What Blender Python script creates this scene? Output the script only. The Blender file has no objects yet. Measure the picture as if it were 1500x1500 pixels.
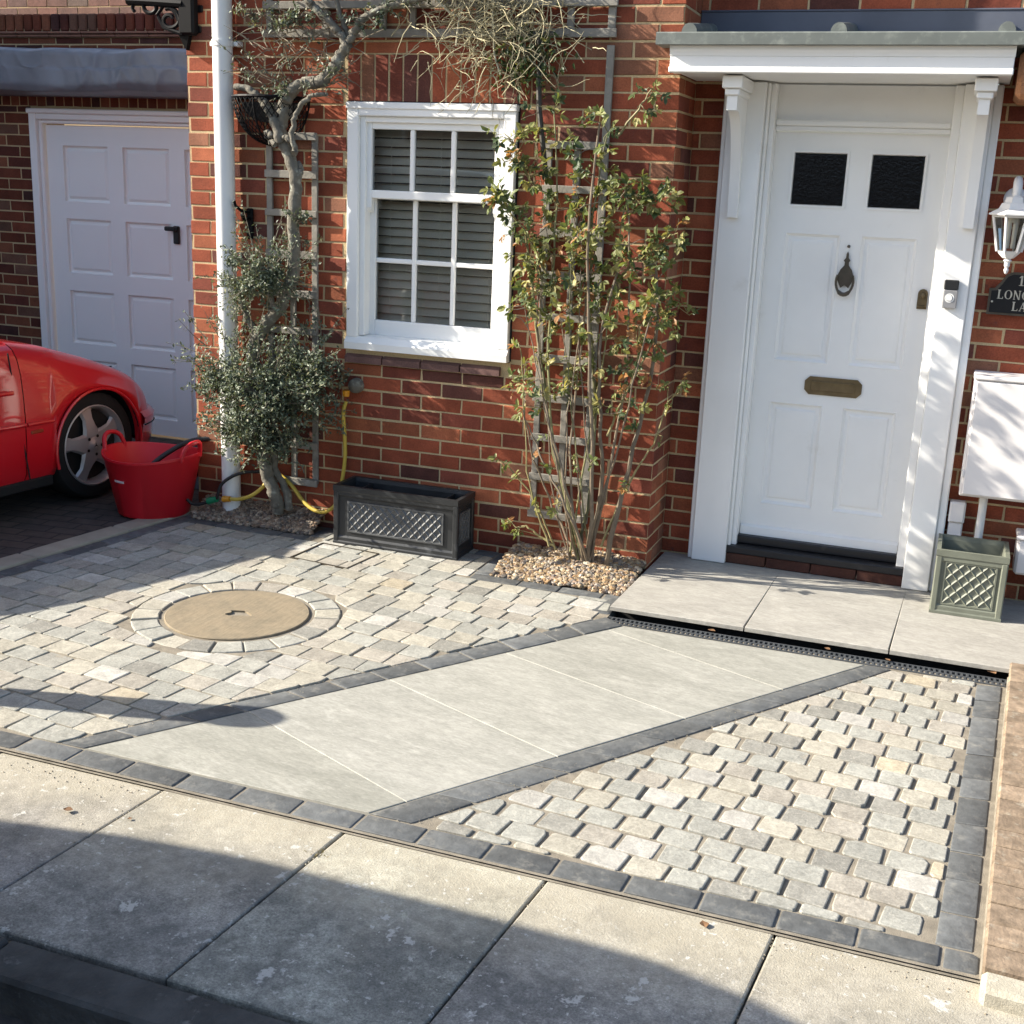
import bpy, bmesh, math, random
import numpy as np
from mathutils import Vector, Matrix, noise as mnoise

rnd = random.Random(7)
S = bpy.context.scene
COL = S.collection
R_ = math.radians

# ------------------------------------------------------------------ camera (measured: wall plane y=0, ground z=0)
YAW, PIT, ROL = R_(19.66319871), R_(14.9853932), R_(2.36154511)
FPX = 1786.5227865978745
CAM = np.array([0.0, -5.68, 1.84])
def _axes():
    cy, sy = math.cos(YAW), math.sin(YAW); cp, sp = math.cos(PIT), math.sin(PIT); cr, sr = math.cos(ROL), math.sin(ROL)
    fwd = np.array([-sy*cp, cy*cp, -sp]); right = np.array([cy, sy, 0.0]); up = np.cross(right, fwd)
    return cr*right + sr*up, -sr*right + cr*up, fwd
RX, UP, FW = _axes()
def _ray(x, y): return RX*((x-750)/FPX) - UP*((y-750)/FPX) + FW
def G(x, y, Z=0.0):
    """survey: the point of the level Z that the photograph shows at x, y"""
    r = _ray(x, y); p = CAM + r*((Z-CAM[2])/r[2]); return Vector(p)
def W(x, y, Y=0.0):
    """survey: the point of the upright plane Y that the photograph shows at x, y"""
    r = _ray(x, y); p = CAM + r*((Y-CAM[1])/r[1]); return Vector(p)

# ------------------------------------------------------------------ objects
ORG = {}
def tag(o, label=None, cat=None, group=None, kind=None):
    if label: o['label'] = label
    if cat: o['category'] = cat
    if group: o['group'] = group
    if kind: o['kind'] = kind
    return o
def thing(name, loc, label, cat, group=None):
    o = bpy.data.objects.new(name, None); COL.objects.link(o); o.empty_display_size = .1
    o.location = loc; ORG[o.name] = Vector(loc)
    return tag(o, label, cat, group)

class MB:
    def __init__(s): s.v = []; s.f = []; s.c = []; s.m = []
    def add(s, vs, fs, col=(1, 1, 1), m=0):
        b = len(s.v); s.v.extend([tuple(p) for p in vs])
        for f in fs:
            s.f.append([b+i for i in f]); s.c.append(col); s.m.append(m)
        return b
    def quad(s, a, b, c, d, col=(1, 1, 1), m=0): s.add([a, b, c, d], [(0, 1, 2, 3)], col, m)
    def box(s, x0, x1, y0, y1, z0, z1, c=0.0, col=(1, 1, 1), m=0, M=None):
        if x0 > x1: x0, x1 = x1, x0
        if y0 > y1: y0, y1 = y1, y0
        if z0 > z1: z0, z1 = z1, z0
        c = min(c, .45*min(x1-x0, y1-y0, z1-z0))
        X, Y, Z = (x0, x1), (y0, y1), (z0, z1)
        if c <= 0:
            vs = [(X[i], Y[j], Z[k]) for i in (0, 1) for j in (0, 1) for k in (0, 1)]
            fs = [(0, 1, 3, 2), (4, 6, 7, 5), (0, 4, 5, 1), (2, 3, 7, 6), (0, 2, 6, 4), (1, 5, 7, 3)]
        else:
            vs = []; idx = {}
            for i in (0, 1):
                for j in (0, 1):
                    for k in (0, 1):
                        sx, sy, sz = (c, -c)[i], (c, -c)[j], (c, -c)[k]
                        for a, d in enumerate(((0, sy, sz), (sx, 0, sz), (sx, sy, 0))):
                            idx[i, j, k, a] = len(vs); vs.append((X[i]+d[0], Y[j]+d[1], Z[k]+d[2]))
            fs = []
            q = ((0, 0), (1, 0), (1, 1), (0, 1))
            for t in (0, 1):
                fs.append([idx[t, p, r, 0] for p, r in q]); fs.append([idx[p, t, r, 1] for p, r in q]); fs.append([idx[p, r, t, 2] for p, r in q])
            for p in (0, 1):
                for r in (0, 1):
                    fs.append([idx[p, r, 0, 0], idx[p, r, 0, 1], idx[p, r, 1, 1], idx[p, r, 1, 0]])
                    fs.append([idx[p, 0, r, 0], idx[p, 0, r, 2], idx[p, 1, r, 2], idx[p, 1, r, 0]])
                    fs.append([idx[0, p, r, 1], idx[0, p, r, 2], idx[1, p, r, 2], idx[1, p, r, 1]])
            for i in (0, 1):
                for j in (0, 1):
                    for k in (0, 1): fs.append([idx[i, j, k, a] for a in (0, 1, 2)])
        if M is not None: vs = [M @ Vector(p) for p in vs]
        s.add(vs, fs, col, m)
    def tube(s, pts, rad, n=8, col=(1, 1, 1), m=0, cap=True):
        pts = [Vector(p) for p in pts]
        if not hasattr(rad, '__len__'): rad = [rad]*len(pts)
        vs = []; prev = None
        for i, p in enumerate(pts):
            t = (pts[min(i+1, len(pts)-1)] - pts[max(i-1, 0)])
            if t.length < 1e-9: t = Vector((0, 0, 1))
            t.normalize()
            if prev is None:
                a = t.orthogonal().normalized()
            else:
                a = prev - t*prev.dot(t)
                if a.length < 1e-6: a = t.orthogonal()
                a.normalize()
            prev = a; b = t.cross(a)
            for k in range(n):
                th = 2*math.pi*k/n
                vs.append(p + (a*math.cos(th) + b*math.sin(th))*rad[i])
        fs = []
        for i in range(len(pts)-1):
            for k in range(n):
                fs.append((i*n+k, i*n+(k+1) % n, (i+1)*n+(k+1) % n, (i+1)*n+k))
        if cap:
            fs.append(tuple(range(n-1, -1, -1))); fs.append(tuple((len(pts)-1)*n+k for k in range(n)))
        s.add(vs, fs, col, m)
    def lathe(s, prof, c, n=32, col=(1, 1, 1), m=0, ax=None, sx=1.0, sy=1.0):
        """prof: (radius, height) pairs; ax: three axes (u, v, axis)"""
        u, v, w = ax or (Vector((1, 0, 0)), Vector((0, 1, 0)), Vector((0, 0, 1)))
        c = Vector(c); vs = []
        for r, h in prof:
            for k in range(n):
                t = 2*math.pi*k/n
                vs.append(c + u*(r*sx*math.cos(t)) + v*(r*sy*math.sin(t)) + w*h)
        fs = [(i*n+k, i*n+(k+1) % n, (i+1)*n+(k+1) % n, (i+1)*n+k) for i in range(len(prof)-1) for k in range(n)]
        s.add(vs, fs, col, m)
    def prism(s, poly, d, col=(1, 1, 1), m=0):
        """poly: closed outline of 3-D points, d: extrusion vector"""
        n = len(poly); a = [Vector(p) for p in poly]; d = Vector(d)
        vs = a + [p+d for p in a]
        fs = [tuple(range(n-1, -1, -1)), tuple(range(n, 2*n))] + [(i, (i+1) % n, n+(i+1) % n, n+i) for i in range(n)]
        s.add(vs, fs, col, m)
    def panel(s, o, ux, uz, nn, w, h, prof, col=(1, 1, 1), m=0, back=False):
        """nested rectangles: prof = (inset, depth along -nn)"""
        o = Vector(o); ux = Vector(ux); uz = Vector(uz); nn = Vector(nn); vs = []
        for i, d in prof:
            for a, b in ((i, i), (w-i, i), (w-i, h-i), (i, h-i)): vs.append(o + ux*a + uz*b - nn*d)
        fs = [(r*4+k, r*4+(k+1) % 4, r*4+4+(k+1) % 4, r*4+4+k) for r in range(len(prof)-1) for k in range(4)]
        L = (len(prof)-1)*4; fs.append((L, L+1, L+2, L+3))
        s.add(vs, fs, col, m)
    def build(s, name, mats, parent=None, smooth=False, org=None, recalc=True):
        me = bpy.data.meshes.new(name)
        o = bpy.data.objects.new(name, me); COL.objects.link(o)
        off = Vector((0, 0, 0))
        if parent is not None:
            o.parent = parent; off = ORG.get(parent.name, Vector((0, 0, 0)))
        elif org is not None:
            off = Vector(org); o.location = off
        ORG[o.name] = off
        V = np.array(s.v, dtype=np.float64).reshape(-1, 3) - np.array(off)
        me.from_pydata(V.tolist(), [], s.f)
        for mt in (mats if isinstance(mats, (list, tuple)) else [mats]): me.materials.append(mt)
        at = me.attributes.new('Col', 'FLOAT_COLOR', 'FACE')
        arr = np.ones((len(s.f), 4), dtype=np.float32); arr[:, :3] = np.array(s.c, dtype=np.float32).reshape(-1, 3)
        at.data.foreach_set('color', arr.ravel())
        me.polygons.foreach_set('material_index', np.array(s.m, dtype=np.int32))
        if recalc:
            bm = bmesh.new(); bm.from_mesh(me); bmesh.ops.recalc_face_normals(bm, faces=bm.faces); bm.to_mesh(me); bm.free()
        if smooth:
            me.polygons.foreach_set('use_smooth', np.ones(len(me.polygons), dtype=bool))
            if smooth != 'all':
                try: me.set_sharp_from_angle(angle=R_(smooth if isinstance(smooth, (int, float)) and smooth > 1 else 40))
                except Exception: pass
        me.update()
        return o
def structure(o, label=None):
    o['kind'] = 'structure'
    if label: o['label'] = label
    return o

# ------------------------------------------------------------------ materials
def nt_of(name):
    m = bpy.data.materials.new(name); m.use_nodes = True
    nt = m.node_tree; nt.nodes.clear()
    out = nt.nodes.new('ShaderNodeOutputMaterial'); p = nt.nodes.new('ShaderNodeBsdfPrincipled')
    nt.links.new(p.outputs[0], out.inputs[0])
    return m, nt, p
def node(nt, t, **k):
    n = nt.nodes.new(t)
    for a, b in k.items(): setattr(n, a, b)
    return n
def noise(nt, co, scale, detail=4, rough=.55, stretch=None, rot=None, dist=0.0):
    n = node(nt, 'ShaderNodeTexNoise'); n.inputs['Scale'].default_value = scale; n.inputs['Detail'].default_value = detail
    n.inputs['Roughness'].default_value = rough; n.inputs['Distortion'].default_value = dist
    if stretch or rot:
        mp = node(nt, 'ShaderNodeMapping'); mp.inputs['Scale'].default_value = stretch or (1, 1, 1)
        if rot: mp.inputs['Rotation'].default_value = rot
        if rot and stretch: mp.vector_type = 'POINT'
        nt.links.new(co, mp.inputs[0]); co = mp.outputs[0]
    nt.links.new(co, n.inputs['Vector'])
    return n.outputs['Fac']
def ramp(nt, fac, stops):
    r = node(nt, 'ShaderNodeValToRGB'); e = r.color_ramp.elements
    while len(e) < len(stops): e.new(.5)
    for i, (p, c) in enumerate(stops):
        e[i].position = p; e[i].color = (c, c, c, 1) if not hasattr(c, '__len__') else (*c, 1)
    nt.links.new(fac, r.inputs[0]); return r.outputs[0]
def mix(nt, a, b, fac, mode='MIX'):
    n = node(nt, 'ShaderNodeMix', data_type='RGBA', blend_type=mode)
    for k, val in ((0, fac), (6, a), (7, b)):
        sock = n.inputs[k]
        if hasattr(val, 'node'): nt.links.new(val, sock)
        elif hasattr(val, '__len__'): sock.default_value = (*val, 1)
        else: sock.default_value = val if k == 0 else (val, val, val, 1)
    return n.outputs[2]
def bump(nt, p, h, strength, dist, prev=None):
    b = node(nt, 'ShaderNodeBump'); b.inputs['Strength'].default_value = strength; b.inputs['Distance'].default_value = dist
    nt.links.new(h, b.inputs['Height'])
    if prev is not None: nt.links.new(prev, b.inputs['Normal'])
    nt.links.new(b.outputs[0], p.inputs['Normal']); return b.outputs[0]
def base(nt, col):
    if col == 'attr':
        a = node(nt, 'ShaderNodeAttribute'); a.attribute_name = 'Col'; return a.outputs['Color']
    return col
def coords(nt): return node(nt, 'ShaderNodeTexCoord').outputs['Object']
def simple(name, col, rough=.6, var=.12, vs=8.0, bs=60.0, bst=.15, bd=.002, spec=.4, metal=0.0, coat=0.0, dirt=None):
    m, nt, p = nt_of(name); co = coords(nt)
    c = base(nt, col)
    n1 = noise(nt, co, vs, 5); f = ramp(nt, n1, [(.25, 1-var), (.75, 1+var)])
    c = mix(nt, c, f, 1.0, 'MULTIPLY')
    if dirt:
        dn = noise(nt, co, dirt[1], 6, .65); c = mix(nt, c, dirt[0], ramp(nt, dn, [(dirt[2], 0.0), (min(1, dirt[2]+.18), dirt[3])]))
    nt.links.new(c, p.inputs['Base Color'])
    p.inputs['Roughness'].default_value = rough; p.inputs['Metallic'].default_value = metal
    p.inputs['Specular IOR Level'].default_value = spec; p.inputs['Coat Weight'].default_value = coat; p.inputs['Coat Roughness'].default_value = .05
    if bst: bump(nt, p, noise(nt, co, bs, 4), bst, bd)
    return m

def mk_brick():
    m, nt, p = nt_of('brick'); co = coords(nt); c = base(nt, 'attr')
    c = mix(nt, c, ramp(nt, noise(nt, co, 9, 6, .6), [(.28, .72), (.72, 1.22)]), 1.0, 'MULTIPLY')
    c = mix(nt, c, ramp(nt, noise(nt, co, 140, 3), [(.3, .8), (.7, 1.15)]), 1.0, 'MULTIPLY')
    dk = ramp(nt, noise(nt, co, 26, 5, .7), [(.60, 0.0), (.74, .55)])
    c = mix(nt, c, (.07, .04, .04), dk)
    ef = ramp(nt, noise(nt, co, 5.0, 8, .75), [(.66, 0.0), (.82, .4)])
    c = mix(nt, c, (.5, .42, .34), ef)
    nt.links.new(c, p.inputs['Base Color']); p.inputs['Roughness'].default_value = .88; p.inputs['Specular IOR Level'].default_value = .25
    b = bump(nt, p, noise(nt, co, 55, 5, .65), .45, .004)
    bump(nt, p, noise(nt, co, 320, 3, .6), .35, .0012, b)
    return m
def mk_mortar():
    m, nt, p = nt_of('mortar'); co = coords(nt)
    c = mix(nt, (.42, .31, .165), (.58, .45, .26), noise(nt, co, 7, 6, .65))
    c = mix(nt, c, ramp(nt, noise(nt, co, 200, 3), [(.3, .8), (.7, 1.12)]), 1.0, 'MULTIPLY')
    nt.links.new(c, p.inputs['Base Color']); p.inputs['Roughness'].default_value = .95
    bump(nt, p, noise(nt, co, 130, 5, .7), .5, .003); return m
def mk_sett():
    m, nt, p = nt_of('sett_stone'); co = coords(nt); c = base(nt, 'attr')
    c = mix(nt, c, ramp(nt, noise(nt, co, 16, 7, .7, dist=1.0), [(.28, .70), (.72, 1.25)]), 1.0, 'MULTIPLY')
    c = mix(nt, c, ramp(nt, noise(nt, co, 120, 5, .7), [(.3, .76), (.7, 1.2)]), 1.0, 'MULTIPLY')
    vein = ramp(nt, noise(nt, co, 17, 3, .5, dist=2.2), [(.485, 0.0), (.5, .32), (.515, 0.0)])
    c = mix(nt, c, (.62, .58, .5), vein)
    st = ramp(nt, noise(nt, co, 6, 6, .7), [(.63, 0.0), (.76, .5)])
    c = mix(nt, c, (.40, .28, .15), st)
    nt.links.new(c, p.inputs['Base Color']); p.inputs['Roughness'].default_value = .72; p.inputs['Specular IOR Level'].default_value = .35
    b = bump(nt, p, noise(nt, co, 30, 7, .68, dist=1.2), .42, .006)
    bump(nt, p, noise(nt, co, 160, 4, .6), .3, .002, b); return m
def mk_concrete():
    m, nt, p = nt_of('pavement_concrete'); co = coords(nt); c = base(nt, 'attr')
    c = mix(nt, c, ramp(nt, noise(nt, co, 2.6, 8, .72), [(.34, .52), (.66, 1.28)]), 1.0, 'MULTIPLY')
    c = mix(nt, c, ramp(nt, noise(nt, co, 170, 4, .75), [(.32, .55), (.68, 1.40)]), 1.0, 'MULTIPLY')
    c = mix(nt, c, ramp(nt, noise(nt, co, 28, 5, .7), [(.32, .72), (.68, 1.25)]), 1.0, 'MULTIPLY')
    c = mix(nt, c, (.10, .10, .095), ramp(nt, noise(nt, co, 5, 8, .76), [(.47, 0.0), (.66, .8)]))
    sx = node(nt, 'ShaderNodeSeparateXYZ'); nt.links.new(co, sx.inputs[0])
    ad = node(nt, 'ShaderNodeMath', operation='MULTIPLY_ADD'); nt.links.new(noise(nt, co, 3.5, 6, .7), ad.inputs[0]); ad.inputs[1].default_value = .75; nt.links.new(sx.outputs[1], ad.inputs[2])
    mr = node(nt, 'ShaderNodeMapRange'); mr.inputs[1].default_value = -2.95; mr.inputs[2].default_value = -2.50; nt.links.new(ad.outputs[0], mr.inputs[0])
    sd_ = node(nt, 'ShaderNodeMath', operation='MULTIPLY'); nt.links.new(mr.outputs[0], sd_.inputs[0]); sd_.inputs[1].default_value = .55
    c = mix(nt, c, (.48, .43, .32), sd_.outputs[0])                 # brushed jointing sand, also painting the sunlit band paler than the kerb side
    li = ramp(nt, noise(nt, co, 10, 7, .70, dist=.25), [(.615, 0.0), (.655, .7)])
    c = mix(nt, c, (.55, .54, .50), li)
    sp = ramp(nt, noise(nt, co, 48, 4, .6), [(.63, 0.0), (.66, .8)])
    spm = node(nt, 'ShaderNodeMath', operation='MULTIPLY'); nt.links.new(sp, spm.inputs[0]); nt.links.new(ramp(nt, noise(nt, co, 3.1, 4, .6), [(.42, 0.0), (.56, 1.0)]), spm.inputs[1])
    c = mix(nt, c, (.52, .51, .47), spm.outputs[0])
    nt.links.new(c, p.inputs['Base Color']); p.inputs['Roughness'].default_value = .92
    b = bump(nt, p, noise(nt, co, 180, 4, .7), .7, .004)
    bump(nt, p, noise(nt, co, 8, 5), .25, .008, b); return m
def mk_slab(name, a, b_, rot):
    m, nt, p = nt_of(name); co = coords(nt)
    mp = node(nt, 'ShaderNodeMapping'); mp.inputs['Rotation'].default_value = (0, 0, rot); nt.links.new(co, mp.inputs[0])
    n1 = noise(nt, mp.outputs[0], 3.2, 8, .72, stretch=(.8, 1.7, 1), dist=1.0)
    c = mix(nt, a, b_, ramp(nt, n1, [(.32, 0.0), (.68, 1.0)]))
    n2 = noise(nt, mp.outputs[0], 14, 6, .75, stretch=(.8, 2.2, 1), dist=.8)
    c = mix(nt, c, ramp(nt, n2, [(.3, .84), (.7, 1.12)]), 1.0, 'MULTIPLY')
    c = mix(nt, c, (.58, .565, .52), ramp(nt, noise(nt, mp.outputs[0], 5, 8, .78, stretch=(.8, 2.2, 1), dist=.4), [(.55, 0.0), (.74, .45)]))
    gr = noise(nt, mp.outputs[0], 75, 6, .8, stretch=(.5, 1.3, 1), dist=.4)
    c = mix(nt, c, ramp(nt, gr, [(.32, .80), (.68, 1.17)]), 1.0, 'MULTIPLY')
    c = mix(nt, c, (.66, .645, .60), ramp(nt, noise(nt, mp.outputs[0], 30, 6, .75, stretch=(.4, 2.2, 1)), [(.60, 0.0), (.72, .35)]))
    at = node(nt, 'ShaderNodeAttribute'); at.attribute_name = 'Col'
    c = mix(nt, c, at.outputs['Color'], 1.0, 'MULTIPLY')
    nt.links.new(c, p.inputs['Base Color']); p.inputs['Roughness'].default_value = .6; p.inputs['Specular IOR Level'].default_value = .4
    bump(nt, p, noise(nt, mp.outputs[0], 12, 7, .65, stretch=(.6, 2.2, 1)), .35, .004); return m
def mk_leaf(name, trans=.3):
    m, nt, p = nt_of(name); c = base(nt, 'attr'); co = coords(nt)
    c = mix(nt, c, ramp(nt, noise(nt, co, 60, 3), [(.3, .8), (.7, 1.2)]), 1.0, 'MULTIPLY')
    nt.links.new(c, p.inputs['Base Color']); p.inputs['Roughness'].default_value = .5; p.inputs['Specular IOR Level'].default_value = .32
    t = node(nt, 'ShaderNodeBsdfTranslucent'); nt.links.new(mix(nt, c, (1.25, 1.2, .6), 1.0, 'MULTIPLY'), t.inputs[0])
    mx = node(nt, 'ShaderNodeMixShader'); mx.inputs[0].default_value = trans
    out = [n for n in nt.nodes if n.type == 'OUTPUT_MATERIAL'][0]
    nt.links.new(p.outputs[0], mx.inputs[1]); nt.links.new(t.outputs[0], mx.inputs[2]); nt.links.new(mx.outputs[0], out.inputs[0])
    return m
def mk_glass(name='window_glass', tint=(.95, .95, .93)):
    m, nt, p = nt_of(name)
    tr = node(nt, 'ShaderNodeBsdfTransparent'); tr.inputs[0].default_value = (*tint, 1)
    gl = node(nt, 'ShaderNodeBsdfGlossy'); gl.inputs['Roughness'].default_value = .02
    fr = node(nt, 'ShaderNodeFresnel'); fr.inputs[0].default_value = 1.5
    mx = node(nt, 'ShaderNodeMixShader'); out = [n for n in nt.nodes if n.type == 'OUTPUT_MATERIAL'][0]
    nt.links.new(fr.outputs[0], mx.inputs[0]); nt.links.new(tr.outputs[0], mx.inputs[1]); nt.links.new(gl.outputs[0], mx.inputs[2]); nt.links.new(mx.outputs[0], out.inputs[0])
    nt.nodes.remove(p); return m
def mk_blocks(name, c1, c2, mo, sx, rot=0.0):
    m, nt, p = nt_of(name); co = coords(nt)
    mp = node(nt, 'ShaderNodeMapping'); mp.inputs['Rotation'].default_value = (0, 0, rot); nt.links.new(co, mp.inputs[0])
    b = node(nt, 'ShaderNodeTexBrick'); b.inputs['Scale'].default_value = 1.0; b.inputs['Brick Width'].default_value = sx; b.inputs['Row Height'].default_value = sx/2
    b.inputs['Mortar Size'].default_value = .006; b.inputs['Color1'].default_value = (*c1, 1); b.inputs['Color2'].default_value = (*c2, 1); b.inputs['Mortar'].default_value = (*mo, 1)
    nt.links.new(mp.outputs[0], b.inputs[0])
    c = mix(nt, b.outputs['Color'], ramp(nt, noise(nt, co, 12, 5), [(.3, .7), (.7, 1.25)]), 1.0, 'MULTIPLY')
    nt.links.new(c, p.inputs['Base Color']); p.inputs['Roughness'].default_value = .9
    inv = node(nt, 'ShaderNodeMath', operation='SUBTRACT'); inv.inputs[0].default_value = 1.0; nt.links.new(b.outputs['Fac'], inv.inputs[1])
    bump(nt, p, inv.outputs[0], .6, .006); return m
def mk_manhole():
    m, nt, p = nt_of('sandstone_cover'); co = coords(nt)
    c = mix(nt, (.195, .152, .095), (.27, .222, .15), noise(nt, co, 5, 7, .7))
    c = mix(nt, c, (.15, .125, .085), ramp(nt, noise(nt, co, 9, 7, .74), [(.44, 0.0), (.64, .75)]))
    ln = noise(nt, co, 9, 4, .6, stretch=(9, .6, 1), rot=(0, 0, R_(38)))
    c = mix(nt, c, ramp(nt, ln, [(.4, .93), (.6, 1.05)]), 1.0, 'MULTIPLY')
    nt.links.new(c, p.inputs['Base Color']); p.inputs['Roughness'].default_value = .85
    b = bump(nt, p, ln, .35, .003); bump(nt, p, noise(nt, co, 60, 5), .35, .003, b); return m

M = {}
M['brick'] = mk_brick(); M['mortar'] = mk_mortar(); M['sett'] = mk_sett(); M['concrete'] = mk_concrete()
M['slab'] = mk_slab('path_porcelain', (.265, .262, .232), (.355, .348, .312), R_(9))
M['step'] = mk_slab('step_porcelain', (.29, .275, .245), (.37, .355, .315), R_(8))
M['white'] = simple('white_paint', (.84, .84, .82), .38, .03, 3, 30, .06, .002, .5, dirt=((.5, .47, .40), 4, .68, .35))
M['white2'] = simple('old_white_paint', (.85, .845, .82), .45, .04, 3, 40, .10, .002, .5, dirt=((.55, .52, .45), 5, .64, .35))
M['garagewhite'] = simple('garage_white', (.90, .90, .87), .45, .02, 2, 40, .04, .001, .4)
M['plastic'] = simple('white_plastic', (.78, .78, .76), .35, .02, 4, 60, .03, .001, .5)
M['meter'] = simple('meter_plastic', (.74, .71, .69), .5, .03, 3, 80, .05, .001, .4)
M['black'] = simple('black_metal', (.004, .004, .005), .55, .2, 10, 80, .1, .001, .12)
M['blackplastic'] = simple('black_plastic', (.012, .012, .013), .45, .15, 10, 80, .05, .001, .5)
M['blackpaint'] = simple('black_threshold', (.012, .012, .014), .45, .3, 12, 30, .25, .003, .5, dirt=((.08, .07, .06), 10, .6, .6))
M['lead'] = simple('lead_sheet', (.135, .15, .14), .6, .16, 7, 30, .25, .003, .3, dirt=((.25, .27, .24), 14, .52, .7))
M['leaddark'] = simple('dark_lead_flashing', (.085, .095, .125), .5, .15, 5, 20, .2, .003, .45)
M['tarp'] = simple('grey_sheet', (.165, .18, .205), .42, .18, 5, 20, .2, .004, .5)
M['voidblack'] = simple('dark_void', (.01, .01, .01), .9, .1, 5, 0, 0)  # near-black liner and gap fill; the gaps' shade is put into the colour
M['edging'] = simple('charcoal_sett', 'attr', .72, .3, 24, 60, .5, .004, .4, dirt=((.26, .25, .22), 16, .54, .55))
M['sand'] = simple('joint_sand', (.215, .19, .15), .95, .3, 20, 300, .6, .003, .2)
M['earth'] = simple('earth', (.10, .085, .065), .95, .3, 10, 100, .5, .006, .2)
M['asphalt'] = simple('asphalt', (.045, .045, .046), .9, .25, 20, 250, .6, .004, .3, dirt=((.12, .11, .1), 15, .62, .5))
M['kerb'] = simple('kerb_stone', (.060, .060, .058), .9, .45, 9, 45, .8, .010, .2, dirt=((.28, .28, .27), 17, .60, .6))
M['sandstone'] = simple('sandstone_strip', (.34, .30, .235), .9, .2, 6, 80, .4, .003, .2)
M['blocks'] = mk_blocks('drive_blocks', (.085, .065, .05), (.06, .05, .043), (.03, .027, .022), .2, R_(-6))
M['farbrick'] = mk_blocks('far_brick', (.20, .09, .06), (.14, .075, .06), (.33, .28, .22), .225)
M['cover'] = mk_manhole()
M['pebble'] = simple('pebble', 'attr', .55, .15, 40, 120, .2, .001, .4)
M['wood'] = simple('weathered_wood', (.235, .22, .19), .85, .25, 12, 70, .5, .003, .25, dirt=((.42, .40, .35), 16, .55, .6))
M['bark'] = simple('bark', (.150, .138, .112), .9, .3, 25, 70, .8, .006, .25, dirt=((.42, .43, .36), 22, .55, .75))
M['cane'] = simple('rose_cane', 'attr', .6, .25, 30, 90, .3, .002, .4)
M['twig'] = simple('dry_twig', 'attr', .8, .25, 20, 90, .3, .002, .3)
M['leaf'] = mk_leaf('tree_leaf', .18); M['roseleaf'] = mk_leaf('rose_leaf', .35)
M['planterdark'] = simple('faux_lead_dark', (.022, .024, .026), .42, .25, 8, 50, .15, .002, .5, dirt=((.17, .175, .18), 7, .6, .6))
M['plantergreen'] = simple('faux_lead_green', (.145, .155, .12), .55, .2, 8, 60, .2, .002, .4, dirt=((.10, .10, .08), 9, .56, .6))
M['planterhi'] = simple('faux_lead_ridge', (.09, .093, .095), .4, .25, 20, 60, .2, .002, .5)
M['soil'] = simple('soil', (.02, .017, .014), .95, .3, 30, 90, .8, .01, .2)
M['redplastic'] = simple('red_plastic', (.56, .012, .022), .42, .04, 4, 60, .05, .001, .45)
M['label'] = simple('white_print', (.7, .7, .68), .6, .05, 10, 0, 0)
M['hose'] = simple('yellow_hose', (.52, .38, .06), .5, .1, 20, 90, .1, .001, .4)
M['hoseblack'] = simple('black_hose', (.018, .018, .018), .5, .1, 20, 90, .1, .001, .4)
M['orange'] = simple('orange_plastic', (.62, .26, .015), .4, .05, 10, 0, 0)
M['green'] = simple('green_plastic', (.01, .20, .09), .4, .05, 10, 0, 0)
M['brass'] = simple('aged_brass', (.19, .14, .075), .45, .25, 20, 60, .2, .001, .5, .7)
M['bronze'] = simple('dark_bronze', (.10, .085, .065), .42, .25, 20, 60, .2, .001, .5, .6)
M['silverplastic'] = simple('satin_grey', (.45, .45, .46), .3, .02, 5, 0, 0, spec=.5, metal=.6)
M['signblack'] = simple('sign_black', (.008, .008, .009), .4, .1, 5, 0, 0)
M['signletter'] = simple('sign_letter', (.42, .40, .34), .5, .1, 20, 0, 0)
M['carred'] = simple('car_paint', (.60, .010, .018), .28, .02, 3, 0, 0, coat=1.0, spec=.5)
M['cardark'] = simple('car_dark', (.008, .008, .008), .7, .1, 5, 0, 0)
M['tyre'] = simple('tyre', (.014, .014, .014), .8, .1, 20, 120, .2, .002, .3)
M['alloy'] = simple('alloy', (.40, .39, .385), .4, .04, 10, 0, 0, metal=.45, spec=.5)
M['carsilver'] = simple('silver_paint', (.35, .36, .38), .3, .02, 3, 0, 0, coat=1.0, metal=.4)
M['lens'] = simple('lens', (.30, .05, .02), .2, .05, 4, 0, 0, coat=.5)
M['glass'] = mk_glass()
M['darkglass'] = simple('obscure_glass', (.004, .005, .006), .14, .3, 30, 90, .6, .003, .28)
M['carglass'] = simple('car_glass', (.01, .012, .014), .05, .1, 3, 0, 0, spec=.6)
M['blind'] = simple('blind_slat', (.80, .745, .63), .5, .05, 5, 0, 0)
M['room'] = simple('room_dark', (.05, .05, .05), .9, .1, 3, 0, 0)
M['lantern'] = simple('lantern_white', (.72, .71, .69), .4, .05, 8, 60, .1, .001, .4, dirt=((.4, .36, .3), 12, .64, .4))
M['lampglass'] = mk_glass('lantern_glass', (.82, .82, .78))
M['post'] = simple('painted_post', (.05, .055, .06), .5, .15, 6, 0, 0)
M['roof'] = simple('roof_tile', (.16, .075, .05), .85, .25, 6, 30, .5, .01, .3)
M['copingbrick'] = simple('coping_brick', 'attr', .9, .4, 22, 90, .6, .004, .2, dirt=((.40, .38, .31), 19, .56, .7))

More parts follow.
